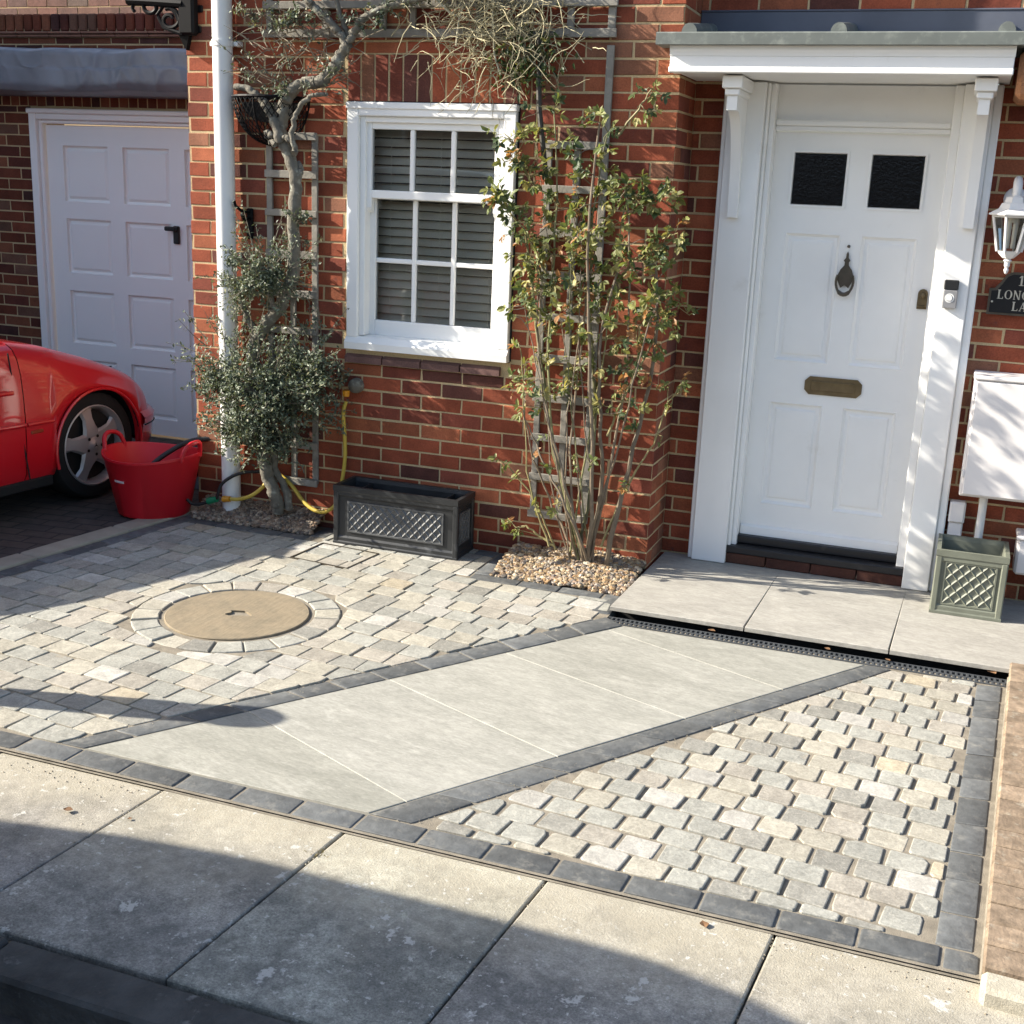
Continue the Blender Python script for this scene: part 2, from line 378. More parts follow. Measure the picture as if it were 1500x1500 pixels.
# ------------------------------------------------------------------ light, sky, camera
SUN = Vector((1.0, .262, -.575)).normalized()
el = math.asin(-SUN.z)
sd = bpy.data.lights.new('sun', 'SUN'); sd.energy = 5.0; sd.angle = R_(.53); sd.color = (1.0, .925, .80)
so = bpy.data.objects.new('sun', sd); COL.objects.link(so); so.rotation_euler = SUN.to_track_quat('-Z', 'Y').to_euler(); so.location = (-8, -6, 8)
wd = bpy.data.worlds.new('World'); S.world = wd; wd.use_nodes = True
wn = wd.node_tree; wn.nodes.clear()
wo = wn.nodes.new('ShaderNodeOutputWorld'); wb = wn.nodes.new('ShaderNodeBackground'); sk = wn.nodes.new('ShaderNodeTexSky')
sk.sky_type = 'NISHITA'; sk.sun_disc = False; sk.sun_elevation = el; sk.sun_rotation = math.atan2(-SUN.x, -SUN.y)
sk.air_density = 1.0; sk.dust_density = 1.6; sk.ozone_density = .8
wb.inputs[1].default_value = .112
wn.links.new(sk.outputs[0], wb.inputs[0]); wn.links.new(wb.outputs[0], wo.inputs[0])
S.view_settings.view_transform = 'Standard'; S.view_settings.look = 'None'; S.view_settings.gamma = 1.0; S.view_settings.exposure = 1.36
cd = bpy.data.cameras.new('camera'); cd.sensor_width = 36; cd.lens = FPX*36/1500; cd.clip_start = .05; cd.clip_end = 400
co_ = bpy.data.objects.new('camera', cd); COL.objects.link(co_)
mw = Matrix.Identity(4)
for i in range(3): mw[i][0] = RX[i]; mw[i][1] = UP[i]; mw[i][2] = -FW[i]; mw[i][3] = CAM[i]
co_.matrix_world = mw; S.camera = co_
S.cycles.max_bounces = 8; S.cycles.transparent_max_bounces = 16; S.cycles.use_denoising = True

# ------------------------------------------------------------------ 2-D helpers
def clip_half(poly, p, n):
    """keep the side where (q-p).n >= 0"""
    out = []
    for i in range(len(poly)):
        a, b = poly[i], poly[(i+1) % len(poly)]
        da = (a[0]-p[0])*n[0] + (a[1]-p[1])*n[1]; db = (b[0]-p[0])*n[0] + (b[1]-p[1])*n[1]
        if da >= 0: out.append(a)
        if (da >= 0) != (db >= 0):
            t = da/(da-db); out.append((a[0]+(b[0]-a[0])*t, a[1]+(b[1]-a[1])*t))
    return out
def area(poly): return .5*sum(poly[i][0]*poly[(i+1) % len(poly)][1] - poly[(i+1) % len(poly)][0]*poly[i][1] for i in range(len(poly)))
def clip_convex(poly, reg):
    s = 1 if area(reg) > 0 else -1
    for i in range(len(reg)):
        a, b = reg[i], reg[(i+1) % len(reg)]
        n = (-(b[1]-a[1])*s, (b[0]-a[0])*s)
        poly = clip_half(poly, a, n)
        if len(poly) < 3: return []
    return poly
def inset(poly, d):
    """shrink a convex outline"""
    s = 1 if area(poly) > 0 else -1; out = poly
    for i in range(len(poly)):
        a, b = poly[i], poly[(i+1) % len(poly)]
        L = math.hypot(b[0]-a[0], b[1]-a[1])
        if L < 1e-6: continue
        n = (-(b[1]-a[1])/L*s, (b[0]-a[0])/L*s)
        out = clip_half(out, (a[0]+n[0]*d, a[1]+n[1]*d), n)
        if len(out) < 3: return []
    return out
def clean(poly, e=.004):
    o = []
    for p in poly:
        if not o or math.hypot(p[0]-o[-1][0], p[1]-o[-1][1]) > e: o.append(p)
    while len(o) > 2 and math.hypot(o[0][0]-o[-1][0], o[0][1]-o[-1][1]) <= e: o.pop()
    return o
def block(mb, poly, ztop, zbot, bev, col, tilt=0.0, round_=0.0, m=0):
    poly = clean(poly)
    if len(poly) < 3 or abs(area(poly)) < .0006: return
    if area(poly) < 0: poly = poly[::-1]
    if round_ > 0:                                           # knock the corners off
        q = []
        n = len(poly)
        for i in range(n):
            p0, p, p1 = poly[i-1], poly[i], poly[(i+1) % n]
            la = math.hypot(p0[0]-p[0], p0[1]-p[1]); lb = math.hypot(p1[0]-p[0], p1[1]-p[1])
            kk = 2.6 if rnd.random() < .14 else 1.0; ra = min(round_*kk*rnd.uniform(.3, 1.7), la*.3); rb = min(round_*kk*rnd.uniform(.3, 1.7), lb*.3)
            q.append((p[0]+(p0[0]-p[0])*ra/la, p[1]+(p0[1]-p[1])*ra/la)); q.append((p[0]+(p1[0]-p[0])*rb/lb, p[1]+(p1[1]-p[1])*rb/lb))
        poly = q
    cx = sum(p[0] for p in poly)/len(poly); cy = sum(p[1] for p in poly)/len(poly)
    tx, ty = rnd.gauss(0, tilt), rnd.gauss(0, tilt)
    n = len(poly); vs = []
    def zz(x, y, z): return z + (x-cx)*tx + (y-cy)*ty
    r = max(math.sqrt(abs(area(poly)))*.5, .01)
    for k, (ins, z) in enumerate(((0, zbot), (0, ztop-bev), (bev*.4, ztop-bev*.3), (bev*1.1, ztop))):
        f = max(1-ins/r, .2)
        for x, y in poly:
            X, Y = cx+(x-cx)*f, cy+(y-cy)*f
            vs.append((X, Y, zz(X, Y, z) if k else z))
    fs = [(k*n+i, k*n+(i+1) % n, (k+1)*n+(i+1) % n, (k+1)*n+i) for k in range(3) for i in range(n)]
    fs.append(tuple(3*n+i for i in range(n)))
    mb.add(vs, fs, col, m)
def sett_col():
    t = rnd.random()
    if t < .40: c = (.325, .325, .295)
    elif t < .62: c = (.375, .355, .30)
    elif t < .78: c = (.345, .322, .280)
    elif t < .90: c = (.26, .255, .23)
    elif t < .925: c = (.42, .37, .28)
    else: c = (.41, .40, .37)
    v = rnd.uniform(.82, 1.05); return (c[0]*v*1.0, c[1]*v*.99, c[2]*v*.965)
def edge_col():
    v = rnd.uniform(.75, 1.3); return (.096*v, .101*v, .102*v)

# ------------------------------------------------------------------ ground sheets
def sheet(name, mat, pts, z, label=None):
    mb = MB(); mb.add([(x, y, z) for x, y in pts], [tuple(range(len(pts)))])
    return structure(mb.build(name, mat), label)
sheet('ground', M['earth'], [(-60, -60), (60, -60), (60, 60), (-60, 60)], -.16, 'bare earth under the paving')
sheet('road', M['asphalt'], [(-40, -14), (40, -14), (40, -3.70), (-40, -3.70)], -.11, 'dark asphalt road below the kerb')

FY0, FY1 = -2.80, -2.71                   # front edging band
# pavement
pv = MB()
x = -.248 - .068 - .6265*20
while x < 9:
    x1 = x + .6205
    v = rnd.uniform(.9, 1.1); wm = rnd.uniform(.96, 1.03)
    poly = [(x, -3.585), (x1, -3.585), (x1+.068, -2.812), (x+.068, -2.812)]
    block(pv, poly, rnd.uniform(-.012, -.008), -.09, .006, (.275*v, .27*v*wm, .24*v), .002)
    x += .6265
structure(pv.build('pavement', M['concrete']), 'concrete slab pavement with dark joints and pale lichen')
kb = MB(); x = -12.08
while x < 9:
    kb.box(x, x+.911, -3.735, -3.597, -.25, -.012, .010); x += .915
structure(kb.build('kerb', M['kerb']), 'dark stone kerb along the pavement')
sheet('bedding', M['sand'], [(-9.5, -2.812), (.6, -2.812), (.6, -.72), (-9.5, -.72)], -.0026, 'sandy bed between the paving stones')
sheet('sand_line', M['sand'], [(-9.5, -2.822), (.5, -2.822), (.5, -2.8125), (-9.5, -2.8125)], -.0065, 'line of sand along the front edging')
sheet('bedding', M['sand'], [(-4.0, -.7195), (-1.31, -.7195), (-1.31, .02), (-4.0, .02)], -.0024, 'sandy bed between the paving stones by the wall')

sheet('bedding', M['earth'], [(-14, -3.6), (9, -3.6), (9, -2.813), (-14, -2.813)], -.034, 'dark soil in the pavement joints')
# key outlines (measured)
sideL = [(-4.10, -1.34), (-3.915, -.085)]
ds = ((sideL[1][0]-sideL[0][0]), (sideL[1][1]-sideL[0][1])); Ls = math.hypot(*ds); ds = (ds[0]/Ls, ds[1]/Ls); ns = (ds[1], -ds[0])
def side(t, off=0.0): return (sideL[1][0] + ds[0]*t + ns[0]*off, sideL[1][1] + ds[1]*t + ns[1]*off)
pA_out0, pA_out1 = G(108, 1084), G(885, 905); pA_in0, pA_in1 = G(135, 1093), G(905, 918)
pB_in0, pB_in1 = G(557, 1188), G(1270, 975); pB_out0, pB_out1 = G(612, 1203), G(1312, 979)
P2 = lambda v: (v[0], v[1])
def lerp2(a, b, t): return (a[0]+(b[0]-a[0])*t, a[1]+(b[1]-a[1])*t)
eR_in0, eR_in1 = G(1367, 1400), G(1431, 1003); eR_out0, eR_out1 = G(1423, 1407), G(1467, 1006)

eR_in0, eR_out0 = [a + (b-a)*((-2.705-a.y)/(b.y-a.y)) for a, b in ((eR_in0, eR_in1), (eR_out0, eR_out1))]
# dark edging: bands of setts
ed = MB()
def band(a0, a1, b0, b1, n, z=.0, gap=.0065, jit=.15):
    ts = [0.0]
    for i in range(1, n): ts.append((i + rnd.uniform(-jit, jit))/n)
    ts.append(1.0); L = math.hypot(a1[0]-a0[0], a1[1]-a0[1])
    g = gap/L
    for i in range(n):
        t0, t1 = ts[i]+g*.5, ts[i+1]-g*.5
        block(ed, [lerp2(a0, a1, t0), lerp2(a0, a1, t1), lerp2(b0, b1, t1), lerp2(b0, b1, t0)], z+rnd.uniform(.0005, .003), -.05, .003, edge_col(), .002, .003)
nfr = 50; xs = [.155 - .2055*i for i in range(nfr)]
for i in range(21):
    xa, xb = xs[i+1]+.004, xs[i]-.004
    block(ed, [(xa, FY0), (xb, FY0), (xb+.004, FY1), (xa+.004, FY1)], rnd.uniform(.0005, .003), -.05, .0035, edge_col(), .002, .003)
block(ed, [(.160, FY0), (.245, FY0), (.248, FY1), (.164, FY1)], .0015, -.05, .006, edge_col(), .004, .004)
band(P2(eR_in0), P2(eR_in1), P2(eR_out0), P2(eR_out1), 11, jit=.08)
def ext(a, b, y):                                             # point of the line a-b at depth y
    t = (y-a[1])/(b[1]-a[1]); return (a[0]+(b[0]-a[0])*t, y)
A_o0, A_o1 = ext(pA_out0, pA_out1, FY1+.006), ext(pA_out0, pA_out1, -.70); A_i0, A_i1 = ext(pA_in0, pA_in1, FY1+.006), ext(pA_in0, pA_in1, -.775)
B_i0, B_i1 = ext(pB_in0, pB_in1, FY1+.006), ext(pB_in0, pB_in1, -.775); B_o0, B_o1 = ext(pB_out0, pB_out1, FY1+.006), ext(pB_out0, pB_out1, -.775)
band(A_i0, A_i1, A_o0, A_o1, 12); band(B_i0, B_i1, B_o0, B_o1, 11)
band(side(.12, .035), side(-3.2, .035), side(.12, .125), side(-3.2, .125), 16)
BED1 = (-3.90, -3.10, -.185); BED2 = (-1.985, -1.315, -.385)       # x0, x1, front
band((-3.80, BED1[2]-.085), (-3.09, BED1[2]-.085), (-3.80, BED1[2]-.004), (-3.09, BED1[2]-.004), 4)
band((-3.094, BED1[2]), (-3.094, .0), (-3.01, BED1[2]), (-3.01, .0), 1)
band((BED2[0]-.09, -.47), (-1.41, -.47), (BED2[0]-.09, BED2[2]-.004), (-1.41, BED2[2]-.004), 3)
band((BED2[0]-.09, BED2[2]), (BED2[0]-.09, -.02), (BED2[0]-.004, BED2[2]), (BED2[0]-.004, -.02), 2)
block(ed, [(-1.40, -.66), (-1.31, -.66), (-1.31, -.39), (-1.40, -.39)], .0015, -.05, .005, edge_col(), .003, .003)
band((-2.2, -.09), (BED2[0]-.1, -.09), (-2.2, -.005), (BED2[0]-.1, -.005), 1)
structure(ed.build('edging', M['edging'], smooth=35), 'charcoal sett edging bands round the paving and path')

# sandstone edging strip beside the neighbour's drive
st = MB()
for i in range(6):
    t0, t1 = .12-i*.6, .12-(i+1)*.6+.008
    block(st, [side(t0, -.10), side(t1, -.10), side(t1, .028), side(t0, .028)], .012, -.08, .008, (1, 1, 1), .001)
structure(st.build('edging_strip', M['sandstone']), 'pale concrete strip beside the dark drive')
dv = MB(); a, b = side(3.0, -.101), side(-3.0, -.101)
dv.add([(a[0], a[1], -.002), (b[0], b[1], -.002), (-11, b[1], -.002), (-11, a[1], -.002)], [(0, 1, 2, 3)])
structure(dv.build('driveway', M['blocks']), 'dark block paved drive in front of the garage')

# setts
MC = (-2.772, -1.392); MR0, MR1, MR2 = .308, .325, .442
def setts(mb, reg, sx, sy, ang, gap, gapy, bev, ztop, excl, circ, ox=0.0, oy=0.0, rr=.008, skewj=.004):
    ca, sa = math.cos(ang), math.sin(ang)
    cx = sum(p[0] for p in reg)/len(reg); cy = sum(p[1] for p in reg)/len(reg)
    for j in range(-30, 31):
        x = -4.0 + (sx/2 if j % 2 else 0) + rnd.uniform(-.012, .012) + ox
        while x < 4.0:
            w = sx*rnd.uniform(.93, 1.07); y = j*sy + oy
            g = gap*.5; gv = gapy*.5
            q = []
            for (u, v) in ((x+g, y+gv), (x+w-g, y+gv), (x+w-g, y+sy-gv), (x+g, y+sy-gv)):
                u += rnd.gauss(0, skewj); v += rnd.gauss(0, skewj)
                q.append((cx + u*ca - v*sa, cy + u*sa + v*ca))
            x += w
            q = clip_convex(q, reg)
            if len(q) < 3: continue
            for (x0, x1, y0) in excl:                          # beds along the wall
                mx = [p for p in q if x0 < p[0] < x1 and p[1] > y0]
                if mx:
                    c = [clip_half(q, (0, y0), (0, -1)), clip_half(q, (x0, 0), (-1, 0)), clip_half(q, (x1, 0), (1, 0))]
                    c = [k for k in c if len(k) >= 3]
                    q = max(c, key=lambda k: abs(area(k))) if c else []
                    if not q: break
            if len(q) < 3: continue
            if circ:
                rc = circ[2]+gap*.5; qx = sum(p[0] for p in q)/len(q); qy = sum(p[1] for p in q)/len(q)
                if math.hypot(qx-circ[0], qy-circ[1]) < rc-.018: continue
                qq = []
                for p in q:
                    d = math.hypot(p[0]-circ[0], p[1]-circ[1])
                    if d < rc: p = (circ[0]+(p[0]-circ[0])*rc/d, circ[1]+(p[1]-circ[1])*rc/d)
                    qq.append(p)
                q = qq
            if abs(area(q)) < sx*sy*.20: continue
            block(mb, q, ztop+rnd.gauss(0, .0016), -.05, bev, sett_col(), .007, rr)
pav = MB()
ANG = R_(-6.0)
off = .006
regR = [(B_o0[0]+.02, FY1+off), (eR_in0[0]-off-.002, FY1+off), (eR_in1[0]-off, -.775), (B_o1[0]+.012, -.775)]
setts(pav, regR, .121, .1035, ANG, .0130, .0088, .0028, .0030, [], None, .03, .028, .0055, .0018)
p0 = side(.1, .13); p1 = side(-2.75, .13)
regL = [(p1[0], FY1+off), (A_o0[0]-.012, FY1+off), (A_o1[0]-.006, A_o1[1]), (-1.40, -.02), (p0[0], -.02)]
regL = [(p1[0], FY1+off), (A_o0[0]-.012, FY1+off), (A_o1[0]-.010, -.70), (-1.405, -.012), (p0[0], -.012)]
setts(pav, regL, .134, .116, ANG, .0070, .0055, .0026, .0028, [(-4.0, -3.0, BED1[2]-.09), (BED2[0]-.1, -1.25, -.476), (-2.2, BED2[0]-.09, -.096)], (MC[0], MC[1], MR2+.006), .0, .03, .004, .0025)
for k in range(20):                                            # ring round the cover
    t0 = (k+.03)/20*2*math.pi; t1 = (k+.97)/20*2*math.pi; q = []
    for r, t in ((MR1+.006, t0), (MR2, t0), (MR2, (t0+t1)/2), (MR2, t1), (MR1+.006, t1), (MR1+.006, (t0+t1)/2)):
        q.append((MC[0]+r*math.cos(t)+rnd.gauss(0, .0015), MC[1]+r*math.sin(t)+rnd.gauss(0, .0015)))
    block(pav, q, .003+rnd.gauss(0, .002), -.05, .0045, sett_col(), .01)
structure(pav.build('paving', M['sett']), 'pale grey and buff stone sett paving')

# the diagonal path of large slabs
pth = MB()
pathreg = [ext(pA_in0, pA_in1, FY1+.012), ext(pB_in0, pB_in1, FY1+.012), ext(pB_in0, pB_in1, -.78), ext(pA_in0, pA_in1, -.78)]
pathreg = [(pathreg[0][0]+.010, pathreg[0][1]), (pathreg[1][0]-.010, pathreg[1][1]), (pathreg[2][0]-.010, pathreg[2][1]), (pathreg[3][0]+.010, pathreg[3][1])]
jl = [(G(377, 1050), G(605, 1180)), (G(575.7, 998), G(820, 1110)), (G(750, 960), G(950, 1033)), (G(906, 928), G(1149, 1011))]
rest = pathreg
for a, b in jl:
    d = b-a; d.normalize(); n = Vector((-d.y, d.x, 0))           # towards the door
    lo = clip_half(rest, (a.x-n.x*.0015, a.y-n.y*.0015), (-n.x, -n.y)); rest = clip_half(rest, (a.x+n.x*.0015, a.y+n.y*.0015), (n.x, n.y))
    if len(lo) > 2:
        v = rnd.uniform(.93, 1.06); block(pth, lo, .001, -.04, .0025, (v, v, v*rnd.uniform(.97, 1.0)), .0006)
v = .95; block(pth, rest, .001, -.04, .0025, (v, v, v*.98), .0006)
structure(pth.build('path', M['slab']), 'diagonal path of large pale grey slabs')
pj = MB(); q = [ext(pA_in0, pA_in1, FY1), ext(pB_in0, pB_in1, FY1), ext(pB_in0, pB_in1, -.77), ext(pA_in0, pA_in1, -.77)]
pj.add([(x, y, -.0022) for x, y in q], [(0, 1, 2, 3)])
M['grout'] = simple('pale_grout', (.19, .18, .15), .9, .15, 20, 200, .4, .002)
structure(pj.build('grout', M['grout']), 'pale grout between the path slabs')

# doorstep slabs over a dark channel
STZ = .035
ds_ = MB()
for x0, x1 in ((-1.302, -.703), (-.697, -.098), (-.092, .508), (.514, 1.1)):
    block(ds_, [(x0-.012, -.645), (x1-.012, -.645), (x1+.020, .318), (x0+.012, .318)], STZ, STZ-.02, .003, (1, 1, 1), .0004)
structure(ds_.build('doorstep', M['step']), 'pale porcelain doorstep slabs overhanging the drain')
sb = MB(); sb.box(-1.30, 1.1, -.56, .33, -.10, STZ-.024)  # solid block, shade of the gap put into its near-black colour
structure(sb.build('step_base', M['voidblack']), 'black block painting in the shade under the doorstep')
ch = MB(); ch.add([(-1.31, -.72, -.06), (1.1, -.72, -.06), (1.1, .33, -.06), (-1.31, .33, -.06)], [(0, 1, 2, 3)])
structure(ch.build('drain_channel', M['voidblack']), 'dark drain channel in front of the doorstep')

# ------------------------------------------------------------------ brickwork
ZJ = 1.298; CH = .0745; BL = .2255
def brick_col(k=0):
    t = rnd.random()
    if t < .42: c = (.275, .070, .035)
    elif t < .64: c = (.345, .108, .052)
    elif t < .84: c = (.205, .055, .034)
    elif t < .93: c = (.135, .050, .038)
    else: c = (.25, .11, .065)
    v = rnd.uniform(.70, 1.14)
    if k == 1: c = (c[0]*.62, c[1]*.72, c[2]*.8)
    return tuple(x*v for x in c)
def one_brick(mb, o, ux, nn, u0, u1, z0, z1, col, proud=.0035, zax=Vector((0, 0, 1))):
    if u1-u0 < .012 or z1-z0 < .012: return
    c = .0024; pr = proud + rnd.gauss(0, .0008); vs = []
    jit = lambda: rnd.gauss(0, .0010)
    base_ = [(u0+jit(), z0+jit()), (u1+jit(), z0+jit()), (u1+jit(), z1+jit()), (u0+jit(), z1+jit())]
    cu, cz = (u0+u1)/2, (z0+z1)/2
    for ins, h in ((0, 0), (0, pr-c), (c, pr)):
        for u, z in base_:
            U = u + (ins if u < cu else -ins); Z = z + (ins if z < cz else -ins)
            vs.append(o + ux*U + zax*Z + nn*h)
    fs = [(r*4+k, r*4+(k+1) % 4, r*4+4+(k+1) % 4, r*4+4+k) for r in range(2) for k in range(4)] + [(8, 9, 10, 11)]
    mb.add(vs, fs, col, 0)
def brickwork(mb, o, ux, nn, u0, u1, z0, z1, ustart, openings=(), dark=0, jt=.0100, proud=.0035):
    """stretcher bond; ustart: a perpend of the odd rows"""
    k0 = math.floor((z0-ZJ)/CH)-1
    for k in range(k0, int((z1-ZJ)/CH)+2):
        zb, zt = ZJ+k*CH, ZJ+(k+1)*CH
        a, b = max(zb+jt/2, z0), min(zt-jt/2, z1)
        if b-a < .015: continue
        u = ustart - (0 if k % 2 else BL/2)
        u -= math.ceil((u-u0)/BL)*BL
        while u < u1:
            ua, ub = max(u+jt/2, u0), min(u+BL-jt/2, u1); u += BL
            if ub-ua < .02: continue
            pcs = [(ua, ub, a, b)]
            for (x0, x1, y0, y1) in openings:
                nx = []
                for (p, q, r, s) in pcs:
                    if q <= x0 or p >= x1 or s <= y0 or r >= y1: nx.append((p, q, r, s)); continue
                    if r >= y0-.02 and s <= y1+.02:
                        if p < x0: nx.append((p, x0-.004, r, s))
                        if q > x1: nx.append((x1+.004, q, r, s))
                    elif r < y0: nx.append((p, q, r, y0-.004))
                    else: nx.append((p, q, y1+.004, s))
                pcs = nx
            c = brick_col(dark)
            for (p, q, r, s) in pcs: one_brick(mb, o, ux, nn, p, q, r, s, c, proud)
def core(mb, o, ux, nn, u0, u1, z0, z1, openings, th, dep=0.0, m=1):
    """solid wall behind the bricks, split round its openings"""
    us = sorted({u0, u1, *[v for q in openings for v in q[:2]]}); zs = sorted({z0, z1, *[v for q in openings for v in q[2:]]})
    us = [u for u in us if u0 <= u <= u1]; zs = [z for z in zs if z0 <= z <= z1]
    solid = lambda a, b, c, d: not any(q[0] < (a+b)/2 < q[1] and q[2] < (c+d)/2 < q[3] for q in openings)
    Z = Vector((0, 0, 1)); nu, nz = len(us)-1, len(zs)-1
    occ = {(i, j): solid(us[i], us[i+1], zs[j], zs[j+1]) for i in range(nu) for j in range(nz)}
    pt = lambda u, z, d: o + ux*u + Z*z - nn*d
    for (i, j), s in occ.items():
        if not s: continue
        a, b, c, d = us[i], us[i+1], zs[j], zs[j+1]
        mb.quad(pt(a, c, dep), pt(b, c, dep), pt(b, d, dep), pt(a, d, dep), m=m)
        mb.quad(pt(a, c, th), pt(b, c, th), pt(b, d, th), pt(a, d, th), m=m)
        for (di, dj, e) in ((-1, 0, ((a, c), (a, d))), (1, 0, ((b, c), (b, d))), (0, -1, ((a, c), (b, c))), (0, 1, ((a, d), (b, d)))):
            if not occ.get((i+di, j+dj), False):
                (ua, za), (ub, zb) = e
                mb.quad(pt(ua, za, dep), pt(ub, zb, dep), pt(ub, zb, th), pt(ua, za, th), m=m)
XL, XA, YD = -3.915, -1.312, .33
HT = 3.7
house = thing('brick_house', (-1.3, 0, 0), 'red brick house front with a sash window and a white panelled door under a canopy', 'house')
WIN = (-2.985, -2.075, .985, 2.205)
SOLD = (-2.985, -2.02, 2.205, 2.432)
ux, uz = Vector((1, 0, 0)), Vector((0, 0, 1)); nF = Vector((0, -1, 0))
fw = MB()
P = .0035
brickwork(fw, Vector((0, P, 0)), ux, nF, XL, XA, -.05, HT, XA, [WIN, SOLD, (WIN[0], WIN[1], .915, .985)])
core(fw, Vector((0, P, 0)), ux, nF, XL+P, XA-P, -.1, HT, [WIN], .30)
# return beside the door and the outer left return
brickwork(fw, Vector((XA-P, 0, 0)), Vector((0, 1, 0)), Vector((1, 0, 0)), .004, YD, -.05, HT, .102+.006)
brickwork(fw, Vector((XL+P, 0, 0)), Vector((0, 1, 0)), Vector((-1, 0, 0)), .004, 1.5, -.05, HT, .108)
fw.quad((XL+P-.0006, P, -.1), (XL+P-.0006, 1.6, -.1), (XL+P-.0006, 1.6, HT), (XL+P-.0006, P, HT), m=1)
fw.quad((XA-P+.0006, P, -.1), (XA-P+.0006, YD+P, -.1), (XA-P+.0006, YD+P, HT), (XA-P+.0006, P, HT), m=1)
# wall with the door
DOP = (-1.13, .03, 0.0, 2.40)
brickwork(fw, Vector((0, YD+P, 0)), ux, nF, XA, 2.6, -.05, HT, XA+.15, [DOP])
core(fw, Vector((0, YD+P, 0)), ux, nF, XA-.05, 2.6, -.1, HT, [DOP], .30)
fw.quad((XL+P, P, HT), (XA-P, P, HT), (XA-P, 1.6, HT), (XL+P, 1.6, HT), m=1)
fw.build('front_wall', [M['brick'], M['mortar']], house)
sc = MB()
u = SOLD[0]+.004
while u < SOLD[1]-.02:
    one_brick(sc, Vector((0, P, 0)), ux, nF, u, min(u+.0665, SOLD[1]-.003), SOLD[2]+.004, SOLD[3]-.005, brick_col(), .0040); u += .0757
sc.build('soldier_course', M['brick'], house)
bs = MB()
u = WIN[0]
while u < WIN[1]-.05:
    e = min(u+.217, WIN[1]); c = rnd.uniform(.8, 1.15)
    bs.prism([(u+.004, .05, .92), (u+.004, -.022, .918), (u+.004, -.024, .950), (u+.004, .05, .984)], (e-u-.008, 0, 0), (.15*c, .085*c, .075*c)); u = e
bs.build('brick_sill', M['brick'], house)

# -------------------------------------------------- sash window
win = MB()
x0, x1, z0, z1 = -2.971, -2.079, .992, 2.203
fy = -.028
for a in ((x0, x0+.062, z0+.06, z1), (x1-.062, x1, z0+.06, z1)): win.box(a[0], a[1], fy, .10, a[2], a[3], .004)
win.box(x0+.0622, x1-.0622, fy, .10, z1-.062, z1, .004)
win.box(x0-.004, x1+.004, fy-.008, .02, z1-.028, z1+.003, .003)
for a in ((x0+.062, x0+.092), (x1-.092, x1-.062)): win.box(a[0], a[1], -.006, .10, z0+.07, z1-.062, .003)
win.box(x0+.0922, x1-.0922, -.006, .10, z1-.090, z1-.0622, .003)
win.prism([(x0-.002, -.044, z0), (x0-.002, -.047, z0+.034), (x0-.002, -.02, z0+.064), (x0-.002, .10, z0+.074), (x0-.002, .10, z0)], (x1-x0+.004, 0, 0))
gp = MB(); gp.box(x0-.010, x0-.0002, -.002, .05, z0+.002, z1+.010); gp.box(x1+.0002, x1+.010, -.002, .05, z0+.002, z1+.010); gp.box(x0, x1, -.002, .05, z1+.0002, z1+.010)
wf = win.build('window', M['white'], house, smooth=30)
wf['label'] = 'white sash window with nine panes and a venetian blind'
gp.build('seal', M['voidblack'], wf)
def sash(name, xa, xb, za, zb, y, st_, rt, rb, cols, rows, bar=.024):
    s = MB(); t = .036
    s.box(xa, xa+st_, y, y+t, za, zb, .003); s.box(xb-st_, xb, y, y+t, za, zb, .003)
    s.box(xa+st_+.0002, xb-st_-.0002, y+.001, y+t, zb-rt, zb, .003); s.box(xa+st_+.0002, xb-st_-.0002, y+.001, y+t, za, za+rb, .003)
    for i in range(1, cols):
        cx = xa+st_ + (xb-xa-2*st_)*i/cols; s.box(cx-bar/2, cx+bar/2, y+.004, y+t-.004, za+rb+.0003, zb-rt-.0003, .004)
    for j in range(1, rows):
        cz = za+rb + (zb-za-rb-rt)*j/rows; s.box(xa+st_+.0003, xb-st_-.0003, y+.007, y+t-.006, cz-bar/2, cz+bar/2, .004)
    o = s.build(name, M['white'], wf, smooth=30)
    g = MB(); g.box(xa+st_-.005, xb-st_+.005, y+t*.5-.001, y+t*.5+.001, za+rb-.005, zb-rt+.005)
    g.build('pane', M['glass'], wf)
    return o
sash('upper_sash', x0+.088, x1-.088, 1.750, 2.116, .012, .030, .034, .040, 3, 1)
lo = sash('lower_sash', x0+.088, x1-.088, 1.062, 1.787, .052, .036, .040, .078, 3, 2)
for xx in (x0+.088, x1-.088-.03):
    hn = MB(); hn.prism([(xx, .013, 1.752), (xx, .013, 1.705), (xx, .022, 1.69), (xx, .040, 1.68), (xx, .046, 1.752)], (.030, 0, 0)); hn.build('sash_horn', M['white'], wf)
bl = MB(); z = 1.10
while z < 2.10:
    Mx = Matrix.Translation((-2.525, .155, z)) @ Matrix.Rotation(R_(47), 4, 'X')
    bl.box(-.385, .385, -.0255, .0255, -.0014, .0014, 0, M=Mx); z += .044
for xx in (-2.80, -2.525, -2.25): bl.tube([(xx, .128, 1.08), (xx, .128, 2.12)], .0012, 4)
bl.build('blind', M['blind'], wf)
rm = MB(); rm.box(-3.3, -1.75, .31, 2.6, .3, 2.5)
rm.build('room', M['room'], house)

